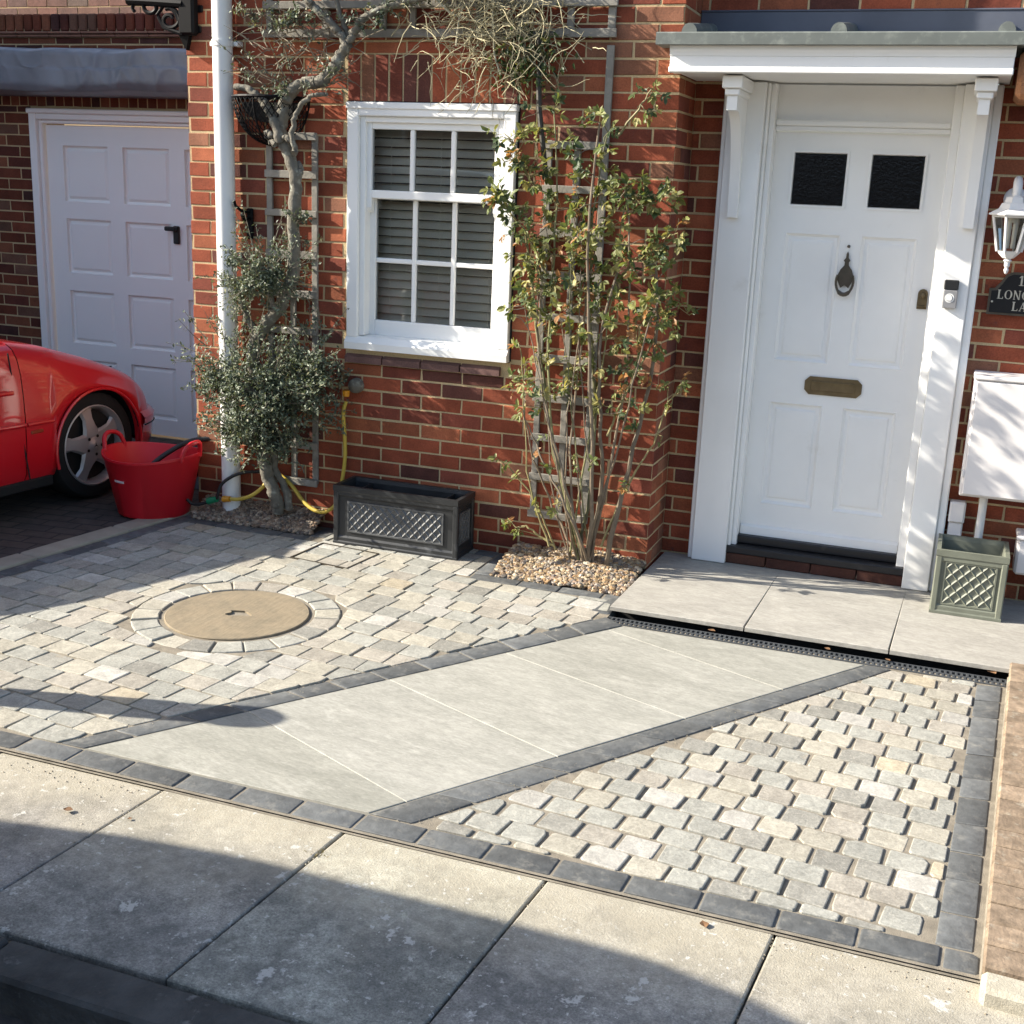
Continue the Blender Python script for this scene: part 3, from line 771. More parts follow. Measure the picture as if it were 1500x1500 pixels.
# -------------------------------------------------- front door and its surround
dx0, dx1, dz0, dz1, dy = -.925, -.147, .172, 2.135, .388
dr = MB()
xs_ = [dx0, -.840, -.577, -.486, -.231, dx1]; zs_ = [dz0, .335, .862, 1.062, 1.678, 1.795, 2.054, dz1]
for i in range(5):
    for j in range(7):
        if i in (1, 3) and j in (1, 3, 5): continue
        dr.quad((xs_[i], dy, zs_[j]), (xs_[i+1], dy, zs_[j]), (xs_[i+1], dy, zs_[j+1]), (xs_[i], dy, zs_[j+1]))
for i in (1, 3):
    for j in (1, 3):
        dr.panel((xs_[i], dy, zs_[j]), ux, uz, nF, xs_[i+1]-xs_[i], zs_[j+1]-zs_[j], [(0, 0), (.004, -.002), (.010, .004), (.017, .013), (.032, .013), (.040, .007), (.052, .006)])
    dr.panel((xs_[i], dy, zs_[5]), ux, uz, nF, xs_[i+1]-xs_[i], zs_[6]-zs_[5], [(0, 0), (.0, -.006), (.010, -.006), (.013, .012)])
dr.quad((dx0, dy, dz0), (dx0, dy+.05, dz0), (dx0, dy+.05, dz1), (dx0, dy, dz1)); dr.quad((dx1, dy, dz0), (dx1, dy+.05, dz0), (dx1, dy+.05, dz1), (dx1, dy, dz1))
dr.quad((dx0, dy, dz0), (dx1, dy, dz0), (dx1, dy+.05, dz0), (dx0, dy+.05, dz0))
dr.prism([(dx0+.004, dy-.001, .222), (dx0+.004, dy-.020, .212), (dx0+.004, dy-.024, .172), (dx0+.004, dy-.001, .171)], (dx1-dx0-.008, 0, 0))
door = dr.build('front_door', M['white2'], house)
for i in (1, 3):
    g = MB(); g.box(xs_[i]+.014, xs_[i+1]-.014, dy+.006, dy+.011, zs_[5]+.014, zs_[6]-.014); g.build('pane', M['darkglass'], door)
# knocker
kn = MB(); kx, ky = -.538, dy
prof = [(.0, .0), (.006, .0)]
kn.prism([(kx+a, ky-.004, 1.402+b) for a, b in ((-.018, .030), (-.034, .062), (-.036, .09), (-.026, .115), (-.010, .135), (-.009, .150), (-.015, .158), (-.006, .170), (-.005, .188), (0, .200), (.005, .188), (.006, .170), (.015, .158), (.009, .150), (.010, .135), (.026, .115), (.036, .09), (.034, .062), (.018, .030), (0, .044))], (0, -.010, 0))
ringp = [(kx+.040*math.sin(t), ky-.022, 1.462 - .060*math.cos(t)) for t in [R_(a) for a in range(-120, 121, 15)]]
kn.tube(ringp, [.006 if abs(i-8) > 2 else .010 for i in range(17)], 8)
kn.lathe([(0, .012), (.006, .010), (.008, 0)], (kx, ky, 1.625), 10, ax=(ux, uz, nF))
kn.build('knocker', M['bronze'], door, smooth=40)
lp = MB()
a0, a1, b0, b1 = -.676, -.405, .912, 1.000; c = .022
out = [(a0+c, b0), (a1-c, b0), (a1, b0+c), (a1, b1-c), (a1-c, b1), (a0+c, b1), (a0, b1-c), (a0, b0+c)]
lp.prism([(x, dy, z) for x, z in out], (0, -.007, 0)); lp.box(a0+.03, a1-.03, dy-.013, dy-.0072, b0+.02, b1-.02, .003)
lp.box(a0+.035, a1-.035, dy-.017, dy-.0132, b1-.028, b1-.022, .001)
lp.build('letter_plate', M['brass'], door)
lk = MB()
out = [(-.202, 1.358), (-.158, 1.358)] + [(-.180+.022*math.cos(R_(a)), 1.428+.022*math.sin(R_(a))) for a in range(0, 181, 20)]
lk.prism([(x, dy, z) for x, z in out], (0, -.008, 0)); lk.lathe([(0, .016), (.012, .014), (.014, .0)], (-.180, dy-.008, 1.420), 14, ax=(ux, uz, nF)); lk.box(-.200, -.160, dy-.020, dy-.008, 1.366, 1.374, .002)
lk.build('lock', M['brass'], door, smooth=40)

cs = MB()
zb, zt = STZ+.002, 2.342
cs.box(-1.138, -.966, .240, .36, zb, zt, .004); cs.box(-1.160, -1.1382, .262, .36, zb, zt, .004); cs.box(-.9658, -.950, .272, .36, zb, zt, .006)
cs.box(-.9498, -.9255, .300, .44, zb+.04, zt, .004)
cs.box(-.107, .016, .240, .36, zb, zt, .004); cs.box(.0162, .052, .256, .36, zb, zt, .006); cs.box(-.1465, -.1072, .300, .44, zb+.04, zt, .004)
cs.box(-.9253, -.1467, .352, .42, 2.137, 2.160, .004); cs.box(-.9253, -.1467, .338, .42, 2.1602, 2.186, .006)
cs.box(-.9253, -.1467, .372, .43, 2.1862, zt, .0)
cas = cs.build('door_frame', M['white2'], house, smooth=30)
for xa in (-1.092, -.045):
    b = MB(); w = .046
    y0 = .2395
    prof = [(y0, 1.735), (y0-.032, 1.735), (y0-.034, 1.80)] + [(y0-.036-.20*(1-math.cos(R_(a))), 1.80+.40*math.sin(R_(a))) for a in range(6, 91, 7)] + [(y0-.262, 2.200), (y0-.262, 2.262), (y0, 2.262)]
    b.prism([(xa, y, z) for y, z in prof], (w, 0, 0))
    b.box(xa-.010, xa+w+.010, y0-.275, y0, 2.2625, 2.290, .004); b.box(xa-.022, xa+w+.022, y0-.290, y0, 2.2905, 2.343, .004)
    b.build('bracket', M['white2'], house, smooth=30)
th = MB()
th.box(-.99, -.107, .262, .43, .090, .128, .005); th.box(-.949, -.147, .330, .43, .1285, .171, .006)
th.build('threshold', M['blackpaint'], house)
tb = MB(); u = -.99
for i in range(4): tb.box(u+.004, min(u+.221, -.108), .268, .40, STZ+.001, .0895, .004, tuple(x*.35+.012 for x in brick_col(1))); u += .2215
tb.build('threshold_bricks', M['brick'], house)

# canopy
cp = MB()
cx0, cx1, cyf = -1.345, .074, -.100
cp.box(XA+.002, cx1-.004, cyf+.02, YD-.002, 2.350, 2.450, 0); cp.box(-1.12, .02, YD-.0019, .50, 2.3505, 2.449, 0)
cp.box(cx0+.004, XA+.0018, cyf+.02, -.002, 2.351, 2.449, 0)
cp.box(cx0, cx1, cyf-.012, cyf+.0198, 2.348, 2.374, .004); cp.box(cx0+.002, cx1-.002, cyf, cyf+.0198, 2.3742, 2.418, .002)
cp.prism([(cx0-.0, cyf+.0198, 2.4182), (cx0-.0, cyf-.002, 2.4182), (cx0-.0, cyf-.004, 2.434), (cx0-.0, cyf-.010, 2.442), (cx0-.0, cyf-.012, 2.4595), (cx0, cyf+.0198, 2.4595)], (cx1-cx0+.0, 0, 0))
canopy = cp.build('canopy', M['white2'], house, smooth=30)
ld = MB()
lx0, lx1, ly = -1.402, .140, cyf-.046
ld.prism([(XA+.003, ly, 2.460), (XA+.003, ly, 2.506), (XA+.003, ly+.01, 2.512), (XA+.003, YD+.004, 2.566), (XA+.003, YD+.004, 2.460)], (lx1-XA-.003, 0, 0))
ld.prism([(lx0, ly, 2.460), (lx0, ly, 2.506), (lx0, ly+.01, 2.512), (lx0, -.002, 2.528), (lx0, -.002, 2.460)], (XA+.0028-lx0, 0, 0))
ld.build('lead_roof', M['lead'], canopy)
for px in (1012, 1230, 1475):
    p = W(px, 46, -.10); r = MB()
    ya, yb = ly+.012, (YD if p.x > XA else -.004)
    za = 2.513; zb2 = za + .12*(yb-ya)
    prof = [(.034*math.cos(R_(a)), .040*math.sin(R_(a))) for a in range(0, 181, 20)]
    r.prism([(p.x+a, ya, za+b-.004) for a, b in prof], (0, yb-ya, zb2-za)); r.build('lead_roll', M['lead'], canopy, smooth=50)
fl = MB(); fl.box(XA+.002, 1.3, YD-.010, YD+.004, 2.545, 2.652, .002); fl.box(XA+.002, 1.3, YD-.014, YD+.002, 2.652, 2.660, .002)
fl.build('flashing', M['leaddark'], house)
cb = MB(); cb.box(.092, .33, -.06, YD, 2.262, 2.452, .02, (.42, .20, .10)); cb.build('corbel', M['brick'], house)

# ------------------------------------------------------------------ garage next door
gar = thing('garage', (-5.0, 1.5, 0), 'white panelled garage in a shaded brick wall with a grey covered gutter', 'garage')
YG = 1.5
GOP = (-6.16, -3.9, 0.0, 2.145)
gw = MB()
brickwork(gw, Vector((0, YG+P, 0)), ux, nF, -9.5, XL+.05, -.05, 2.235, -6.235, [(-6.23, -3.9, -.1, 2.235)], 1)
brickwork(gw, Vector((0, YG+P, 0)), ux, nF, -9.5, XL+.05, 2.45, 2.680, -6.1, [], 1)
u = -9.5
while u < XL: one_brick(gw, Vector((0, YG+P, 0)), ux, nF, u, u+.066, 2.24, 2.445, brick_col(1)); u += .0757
core(gw, Vector((0, YG+P, 0)), ux, nF, -9.5, XL+.1, -.1, 2.74, [GOP], .25)
for z, d in ((2.684, .03), (2.704, .04)):
    u = -9.5
    while u < XL-.03: gw.box(u+.002, min(u+.265, XL-.012), YG-d, YG+.2, z, z+.014, .003, (.26, .13, .09)); u += .268
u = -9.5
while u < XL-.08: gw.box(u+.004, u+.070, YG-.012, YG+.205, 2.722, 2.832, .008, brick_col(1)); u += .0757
gw.build('garage_wall', [M['brick'], M['mortar']], gar)
gf = MB()
gf.box(-6.232, -6.172, YG-.03, YG+.06, 0, 2.215, .004); gf.box(-6.1718, -6.145, YG-.005, YG+.06, 0, 2.15, .006)
gf.box(-6.240, XL, YG-.045, YG+.06, 2.190, 2.222, .006); gf.box(-6.1718, XL, YG-.03, YG+.06, 2.150, 2.1898, .006); gf.box(-6.145, XL, YG-.006, YG+.06, 2.125, 2.1498, .006)
gf.build('garage_frame', M['garagewhite'], gar, smooth=30)
gd = MB(); gy = YG+.03; gx0 = -6.138; gx1 = XL+.02
xs_ = [gx0]; zs_ = [.01]
for i in range(4): xs_ += [-6.000+.497*i, -6.000+.497*i+.375]
xs_.append(gx1)
for z in (.125, .615, 1.115, 1.608): zs_ += [z, z+.375]
zs_.append(2.118)
for i in range(len(xs_)-1):
    for j in range(len(zs_)-1):
        if i % 2 and j % 2:
            gd.panel((xs_[i], gy, zs_[j]), ux, uz, nF, xs_[i+1]-xs_[i], zs_[j+1]-zs_[j], [(0, 0), (.002, .022), (.016, .026), (.034, .010), (.038, .009)])
        else: gd.quad((xs_[i], gy, zs_[j]), (xs_[i+1], gy, zs_[j]), (xs_[i+1], gy, zs_[j+1]), (xs_[i], gy, zs_[j+1]))
gdo = gd.build('garage_door', M['garagewhite'], gar)
hd = MB(); p = W(257, 344, gy-.02)
hd.box(p.x-.022, p.x+.026, gy-.02, gy-.0005, p.z-.062, p.z+.058, .006); hd.box(p.x-.070, p.x+.02, gy-.055, gy-.021, p.z+.024, p.z+.054, .008)
hd.build('handle', M['blackplastic'], gdo)
tp = MB(); nx, nz = 420, 44
def tprof(t):
    pts = [(YG-.002, 2.605), (YG-.16, 2.598), (YG-.27, 2.585), (YG-.300, 2.560), (YG-.305, 2.47), (YG-.312, 2.455), (YG-.316, 2.36), (YG-.29, 2.318), (YG-.2, 2.300), (YG-.002, 2.30)]
    f = t*(len(pts)-1); i = min(int(f), len(pts)-2); f -= i
    return pts[i][0]*(1-f)+pts[i+1][0]*f, pts[i][1]*(1-f)+pts[i+1][1]*f
vs = []
for i in range(nx+1):
    X = -9.4 + (XL-.012+9.4)*i/nx
    for j in range(nz+1):
        y, z = tprof(j/nz)
        t_ = j/nz; q1 = mnoise.noise((X*1.7, t_*2.2, 1.3)); q2 = mnoise.noise((X*4.5+t_*1.2, t_*3.0, 4.2))
        rg = 1-abs(mnoise.noise((X*3.0+t_*.9*mnoise.noise((X*.8, 2, 2)), t_*1.1, 7.7))); rg2 = 1-abs(mnoise.noise((X*7.0-t_*2.2, t_*2.0, 3.1)))
        k = math.sin(math.pi*min(1, t_*1.02))**.7
        vs.append((X, y - k*(.022*q1 + .006*q2 + .018*rg**6 + .007*rg2**9), z + k*(.022*q1*(.3+t_) + .010*q2)))
fs = [(i*(nz+1)+j, (i+1)*(nz+1)+j, (i+1)*(nz+1)+j+1, i*(nz+1)+j+1) for i in range(nx) for j in range(nz)]
tp.add(vs, fs); tp.build('gutter_cover', M['tarp'], gar, smooth='all')
rw = MB(); 
brickwork(rw, Vector((0, 4.0, 0)), ux, nF, -11, -1.9, 2.6, 5.6, -6, [], 1)
rw.box(-11, -1.9, 4.0, 4.2, 0, 5.6, m=1)
for i, c in enumerate(rw.c):
    if rw.m[i] == 0: rw.c[i] = (c[0]*.8+.08, c[1]*.8+.075, c[2]*.8+.07)
tag(rw.build('brick_wall', [M['brick'], M['mortar']], org=(-6, 4, 0)), 'plain brown brick wall rising behind the garage parapet', 'wall')

# ------------------------------------------------------------------ drainpipe
dp = thing('drainpipe', (-3.655, -.062, .05), 'white plastic drainpipe standing up the brick pier', 'drainpipe')
m = MB(); m.tube([(-3.655, -.064, .03), (-3.655, -.064, 1.9), (-3.655, -.064, 3.8)], .0505, 28, cap=True); m.build('pipe', M['plastic'], dp, smooth=40)
for z in (2.47,):
    m = MB(); m.lathe([(.0507, -.014), (.055, -.014), (.055, .014), (.0507, .014)], (-3.655, -.064, z), 28); m.box(-3.600, -3.572, -.055, -.002, z-.012, z+.012, .004); m.box(-3.738, -3.710, -.055, -.002, z-.012, z+.012, .004)
    m.build('bracket', M['plastic'], dp, smooth=40)

# ------------------------------------------------------------------ black wrought lantern bracket on the pier
lb = thing('lamp_bracket', W(276, 30, 0), 'black wrought iron scroll bracket fixed high on the brick pier', 'bracket')
m = MB(); a = W(264, 6, -.03); b = W(288, 52, -.03)
m.box(a.x, b.x, -.06, -.002, b.z, a.z+.25, .012)
for px, py in ((294, 13), (292, 43)):
    p = W(px, py, -.01); m.box(p.x-.05, p.x+.012, -.014, -.002, p.z-.018, p.z+.018, .006)
p = W(270, 52, -.03); m.prism([(p.x-.03, -.045, p.z+.01), (p.x+.04, -.045, p.z+.01), (p.x+.008, -.03, p.z-.07)], (0, .03, 0))
m.build('back_plate', M['black'], lb)
m = MB(); Yb = -.045
def scroll(c, r0, r1, a0, a1, n=26): return [W(c[0]+ (r0+(r1-r0)*i/n)*math.cos(R_(a0+(a1-a0)*i/n)), c[1]+(r0+(r1-r0)*i/n)*math.sin(R_(a0+(a1-a0)*i/n)), Yb) for i in range(n+1)]
m.tube(scroll((249, 29), 17, 5, -110, 330), .011, 8); m.tube(scroll((222, 10), 12, 4, 200, -120), .011, 8)
m.tube([W(187, 1, Yb), W(225, 3, Yb), W(268, 6, Yb)], .022, 8); m.tube([W(196, 2, Yb), W(194, 12, Yb), W(197, 17, Yb)], .010, 8)
m.tube([W(245, 6, Yb), W(258, 20, Yb), W(266, 40, Yb)], .011, 8); m.tube([W(230, 22, Yb), W(240, 8, Yb), W(247, 2, Yb)], .009, 8)
m.tube([W(232, 24, Yb), W(240, 40, Yb), W(256, 46, Yb), W(268, 50, Yb)], .011, 8)
m.build('scroll', M['black'], lb, smooth=40)
hk = thing('iron_hook', W(365, 330, 0), 'small black iron hook on the wall beside the drainpipe', 'hook')
m = MB(); a = W(365, 305, -.02); b = W(362, 350, -.02)
m.box(a.x-.018, a.x+.018, -.022, -.002, b.z, a.z, .006); m.tube([(a.x, -.02, a.z-.02), (a.x-.02, -.06, a.z-.015), (a.x-.04, -.085, a.z+.01), (a.x-.045, -.09, a.z+.035)], .008, 8)
m.tube([(a.x, -.02, a.z-.05), (a.x+.005, -.07, a.z-.06), (a.x+.005, -.10, a.z-.03)], .009, 8)
m.build('hook', M['black'], hk)

# wall basket of black mesh
wbk = thing('wall_basket', (-3.40, -.03, 1.98), 'black wire wall basket hanging behind the tree trunk', 'basket')
m = MB(); bc = Vector((-3.395, -.012, 2.215)); br = .205
def bp(th, ph): return bc + Vector((br*math.cos(th)*math.cos(ph), -br*math.sin(th)*math.cos(ph)*.95, -br*1.12*math.sin(ph)))
m.tube([bp(R_(a), 0) for a in range(0, 181, 9)], .008, 6)
m.tube([bc+Vector((-br, 0, 0)), bc+Vector((br, 0, 0))], .007, 6)
m.build('rim', M['black'], wbk)
m = MB()
for k in range(-14, 34):
    for sgn in (1, -1):
        pts = []
        for i in range(15):
            t = i/14; th = R_(k*9 + (70*t if sgn > 0 else -70*t)) ; ph = R_(88*t)
            if -.02 < th < math.pi+.02: pts.append(bp(th, ph))
        if len(pts) > 1: m.tube(pts, .0022, 4, cap=False)
m.tube([bp(0, R_(a)) for a in range(0, 91, 10)], .005, 6); m.tube([bp(math.pi, R_(a)) for a in range(0, 91, 10)], .005, 6); m.tube([bp(math.pi/2, R_(a)) for a in range(0, 91, 10)], .005, 6)
m.build('wire_mesh', M['black'], wbk)
m = MB(); m.prism([bc+Vector((.17*math.cos(R_(a)), -.03, -.02-.10*math.sin(R_(a)))) for a in range(0, 181, 15)], (0, .02, 0)); m.build('liner', M['voidblack'], wbk)

# ------------------------------------------------------------------ trellises
def trellis(name, loc, label, stiles, rails, z0, z1, xa, xb, tall=None, y=-.020):
    m = MB()
    for i, x in enumerate(stiles): m.box(x-.016+rnd.gauss(0, .002), x+.016, y+.001, y+.017, z0-.012, tall if tall and i == 2 else z1+.012, .002)
    for z in rails: m.box(xa-.02, xb+.02, y-.016, y, z-.018+rnd.gauss(0, .002), z+.018, .002)
    o = m.build(name, M['wood'], org=loc); tag(o, label, 'trellis', 'weathered grey trellis panels on the brick wall'); return o
trellis('trellis', (-3.29, -.02, .24), 'narrow upright trellis behind the tree trunk by the drainpipe', [-3.422, -3.290, -3.160], [.245, .45, .65, .85, 1.055, 1.25, 1.45, 1.655, 1.85, 2.036], .25, 2.03, -3.42, -3.16)
trellis('trellis', (-2.5, -.02, 2.52), 'wide trellis lying along the wall above the window', [-3.413, -3.10, -2.785, -2.63, -2.29, -2.06, -1.838, -1.642], [2.522, 2.652, 2.86], 2.522, 2.87, -3.42, -1.635)
trellis('trellis', (-1.78, -.02, .24), 'upright trellis behind the climbing rose near the door', [-1.915, -1.775, -1.640], [.24, .434, .636, .834, 1.032, 1.231, 1.43, 1.63, 1.83, 2.03], .24, 2.04, -1.915, -1.64, 2.47)

# ------------------------------------------------------------------ gravel beds
def pebbles(x0, x1, y0, y1, n, zf, cols, seed, poly=None):
    rr = random.Random(seed); m = MB()
    ico = bmesh.new(); bmesh.ops.create_icosphere(ico, subdivisions=1, radius=1.0)
    V0 = [v.co.copy() for v in ico.verts]; F0 = [[v.index for v in f.verts] for f in ico.faces]; ico.free()
    for i in range(n):
        x, y = rr.uniform(x0, x1), rr.uniform(y0, y1)
        if poly and len(clip_convex([(x-.001, y-.001), (x+.001, y-.001), (x, y+.001)], poly)) < 3: continue
        s = rr.uniform(.0075, .0155); sc_ = Vector((s*rr.uniform(.9, 1.6), s*rr.uniform(.8, 1.2), s*rr.uniform(.55, .9)))
        q = Matrix.Rotation(rr.uniform(0, 6.3), 3, 'Z') @ Matrix.Rotation(rr.uniform(-.6, .6), 3, 'X')
        z = zf(x, y) + rr.uniform(-.004, .010)
        c = rr.choice(cols); v = rr.uniform(.7, 1.3)
        off_ = [1+rr.uniform(-.14, .14) for _ in V0]
        m.add([Vector((x, y, z)) + q @ Vector((a.x*sc_.x*k, a.y*sc_.y*k, a.z*sc_.z*k)) for a, k in zip(V0, off_)], F0, tuple(k*v for k in c))
    g = 22
    vs = []
    for i in range(g+1):
        for j in range(g+1):
            x, y = x0+(x1-x0)*i/g, y0+(y1-y0)*j/g; vs.append((x, y, zf(x, y)-.006))
    m.add(vs, [(i*(g+1)+j, (i+1)*(g+1)+j, (i+1)*(g+1)+j+1, i*(g+1)+j+1) for i in range(g) for j in range(g)], (.10, .08, .06))
    return m
pc = [(.26, .18, .10), (.33, .25, .15), (.18, .125, .085), (.42, .35, .25), (.14, .115, .095), (.29, .185, .095), (.22, .19, .16)]
pd = [(.19, .14, .10), (.27, .21, .15), (.13, .105, .085), (.34, .28, .21), (.22, .15, .10)]
z1f = lambda x, y: .004 + .085*min(1, max(0, (y-BED1[2])/.19))
z2f = lambda x, y: .004 + .062*min(1, max(0, (y-BED2[2])/.36)) + .008*math.sin(x*11)
g1 = pebbles(-3.84, -3.10, BED1[2], -.002, 2300, z1f, pd, 3)
tag(g1.build('gravel', M['pebble'], org=(-3.5, -.1, 0)), 'dull brown gravel under the tree by the drainpipe', 'gravel', kind='stuff')
g2 = pebbles(BED2[0], -1.318, BED2[2], -.002, 4200, z2f, pc, 4)
tag(g2.build('gravel', M['pebble'], org=(-1.65, -.2, 0)), 'bright sunlit gravel heaped under the climbing rose', 'gravel', kind='stuff')

# ------------------------------------------------------------------ leaves
def leaf(m, p, d, n, L, Wd, col, fold=.3, oval=False):
    d = d.normalized(); s = d.cross(n)
    if s.length < 1e-4: s = d.orthogonal()
    s.normalize(); n = s.cross(d)
    if not oval:
        vs = [p, p+d*L*.5+s*Wd*.5+n*fold*Wd*.5, p+d*L, p+d*L*.5-s*Wd*.5+n*fold*Wd*.5]
        m.add(vs, [(0, 1, 2), (0, 2, 3)], col)
    else:
        a, b = .28, .68
        e = n*fold*Wd*.5
        vs = [p, p+d*L*a+s*Wd*.42+e, p+d*L*b+s*Wd*.40+e, p+d*L-n*L*.08, p+d*L*b-s*Wd*.40+e, p+d*L*a-s*Wd*.42+e, p+d*L*.5]
        m.add(vs, [(0, 1, 6), (1, 2, 6), (2, 3, 6), (3, 4, 6), (4, 5, 6), (5, 0, 6)], col)
def rv(r): 
    while True:
        v = Vector((r.uniform(-1, 1), r.uniform(-1, 1), r.uniform(-1, 1)))
        if .05 < v.length < 1: return v.normalized()

# ------------------------------------------------------------------ the old espaliered tree
tree = thing('espalier_tree', (-3.47, -.11, .05), 'gnarled grey tree with small dark leaves trained up the wall beside the drainpipe', 'tree')
m = MB(); TY = -.125
def limb(pts, y, r0, r1, n=12, sub=5, jit=.004):
    ys = y if hasattr(y, '__len__') else [y]*len(pts)
    P_ = [W(a, b, c) for (a, b), c in zip(pts, ys)]
    out = []
    for i in range(len(P_)-1):                                  # Catmull-Rom through the traced points
        p0, p1, p2, p3 = P_[max(i-1, 0)], P_[i], P_[i+1], P_[min(i+2, len(P_)-1)]
        for k in range(sub):
            t = k/sub
            out.append(.5*((2*p1) + (p2-p0)*t + (2*p0-5*p1+4*p2-p3)*t*t + (3*p1-p0-3*p2+p3)*t**3) + Vector((rnd.gauss(0, jit), rnd.gauss(0, jit), 0)))
    out.append(P_[-1]); N = len(out)
    m.tube(out, [(r0+(r1-r0)*(i/(N-1)))*(1+rnd.gauss(0, .06)) for i in range(N)], n)
    return out
limb([(408, 748), (402, 725), (392, 695), (386, 665), (378, 600), (372, 545), (371, 508), (388, 478), (412, 445), (426, 412), (431, 387), (431, 320), (433, 267), (424, 230), (410, 203)], [-.10]+[TY]*14, .034, .032, 14)
limb([(424, 745), (418, 715), (405, 690), (400, 650), (392, 600)], -.09, .022, .015)
limb([(410, 206), (399, 171), (388, 152), (376, 140), (362, 130), (343, 127)], -.15, .026, .015)
limb([(412, 206), (413, 175), (417, 152), (425, 136), (442, 123), (460, 121), (472, 118), (484, 105), (492, 94), (499, 80), (511, 63)], TY, .032, .026)
limb([(509, 66), (500, 52), (490, 38), (470, 20), (453, 2), (440, -25)], TY, .022, .018)
limb([(511, 64), (506, 40), (497, 15), (492, -12)], -.10, .014, .010)
limb([(511, 64), (520, 45), (533, 27), (550, 17), (566, 11), (600, 1), (660, -12)], TY, .020, .015)
limb([(431, 225), (430, 195), (432, 172), (440, 155), (453, 142), (465, 139), (479, 138)], -.16, .015, .009)
limb([(377, 500), (364, 470), (354, 440), (352, 420), (357, 405)], -.13, .020, .011)
limb([(434, 262), (441, 250), (437, 238)], -.12, .016, .010)
for (a, b) in ((424, 205), (398, 198), (404, 212)): limb([(a, b), (a-5, b-4), (a-9, b-3)], -.16, .016, .010)
m.build('trunk', M['bark'], tree, smooth=60)
r2 = random.Random(11)
def ell(cx, cy, rx, ry, Y, ryd):
    c = W(cx, cy, Y); e = W(cx+rx, cy, Y); t = W(cx, cy-ry, Y)
    return c, abs(e.x-c.x), ryd, abs(t.z-c.z)
tw = MB(); lf = MB()
def tleaf(p, L=.0235):
    t = r2.random()
    c = (.105, .130, .085) if t < .5 else (.16, .185, .13) if t < .8 else (.055, .075, .048) if t < .95 else (.20, .20, .12)
    v = r2.uniform(.7, 1.35); d = rv(r2); n = (rv(r2)*.7 + Vector((-.4, -.5, .8)))
    leaf(lf, p, d, n, L*r2.uniform(.7, 1.3), L*r2.uniform(.45, .62), tuple(k*v for k in c), .35)
def clump_cloud(el_, n_clump, per, rad, shell=.55, root=None):
    c, a, b, h = el_
    for i in range(n_clump):
        d = rv(r2); q = r2.random()**shell*(.78+.75*mnoise.noise((d.x*1.9+c.x*7, d.y*1.9, d.z*1.9+c.z*5))+ (.35 if r2.random() < .12 else 0))
        p = c + Vector((d.x*a*q, d.y*b*q, d.z*h*q))
        if p.y > -.03: p.y = -.03 - r2.uniform(0, .05)
        rt = root or c
        mid = rt.lerp(p, .55) + rv(r2)*.03
        if r2.random() < .7: tw.tube([rt.lerp(p, .12), mid, p], [.004, .003, .0015], 4, (.13, .11, .085), cap=False)
        for k in range(per):
            o = rv(r2)*rad*r2.random()**.6; o.z *= .8
            q_ = p+o
            if q_.y < -.012: tleaf(q_)
clump_cloud(ell(388, 580, 98, 84, -.26, .22), 215, 30, .062)
clump_cloud(ell(318, 560, 50, 52, -.22, .12), 42, 24, .055)
clump_cloud(ell(440, 570, 48, 60, -.20, .14), 60, 26, .055)
clump_cloud(ell(350, 630, 60, 38, -.22, .13), 45, 24, .05)
clump_cloud(ell(388, 405, 50, 44, -.25, .16), 66, 26, .047)
clump_cloud(ell(350, 425, 26, 40, -.18, .08), 16, 20, .04)
clump_cloud(ell(395, 648, 62, 26, -.22, .13), 40, 24, .05)
clump_cloud(ell(455, 545, 40, 30, -.19, .09), 30, 26, .05)
clump_cloud(ell(440, 318, 24, 14, -.16, .05), 9, 16, .03)
clump_cloud(ell(430, 345, 30, 14, -.12, .04), 6, 12, .03)
clump_cloud(ell(500, 535, 22, 25, -.16, .04), 6, 9, .025)
clump_cloud(ell(420, 128, 60, 16, -.14, .06), 14, 13, .03)
clump_cloud(ell(430, 30, 60, 28, -.14, .08), 22, 14, .035)
clump_cloud(ell(545, 25, 60, 22, -.12, .07), 18, 14, .035)
clump_cloud(ell(370, 20, 40, 22, -.12, .06), 8, 12, .035)
clump_cloud(ell(420, -60, 160, 50, -.16, .10), 60, 22, .05)
clump_cloud(ell(640, -45, 170, 40, -.16, .10), 60, 22, .05)
clump_cloud(ell(600, 0, 60, 14, -.12, .06), 12, 14, .03)
def sprigs(el_, n, per):
    c, a, b, h = el_
    for i in range(n):
        d = rv(r2); p = c + Vector((d.x*a, d.y*b, d.z*h))*r2.uniform(.6, .95)
        e = p + (d + rv(r2)*.5 + Vector((0, 0, .25)))*r2.uniform(.05, .17)
        p.y = min(p.y, -.025); e.y = min(e.y, -.025)
        tw.tube([p, p.lerp(e, .5)+rv(r2)*.008, e], [.0024, .0018, .001], 4, (.16, .14, .10), cap=False)
        for k in range(per): tleaf(p.lerp(e, r2.uniform(.15, 1.05)) + rv(r2)*.012)
sprigs(ell(385, 575, 105, 85, -.24, .19), 130, 15); sprigs(ell(462, 540, 40, 60, -.18, .11), 60, 14); sprigs(ell(392, 655, 70, 22, -.22, .14), 40, 12); sprigs(ell(388, 405, 52, 48, -.25, .16), 90, 12); sprigs(ell(330, 520, 50, 40, -.2, .1), 36, 12); sprigs(ell(430, 120, 80, 25, -.14, .06), 30, 8)
for i in range(150):                                            # bare twigs in the upper part
    a = W(r2.uniform(360, 520), r2.uniform(20, 135), -.10); d = Vector((r2.uniform(-1, 1), r2.uniform(-.35, .1), r2.uniform(-.5, .6)))
    L = r2.uniform(.06, .22); b = a + d*L*.5 + rv(r2)*.02; e = b + d*L*.5 + rv(r2)*.03
    for q in (a, b, e): q.y = min(q.y, -.025)
    g = r2.uniform(.7, 1.3); tw.tube([a, b, e], [.0032, .0024, .0012], 4, (.20*g, .17*g, .12*g), cap=False)
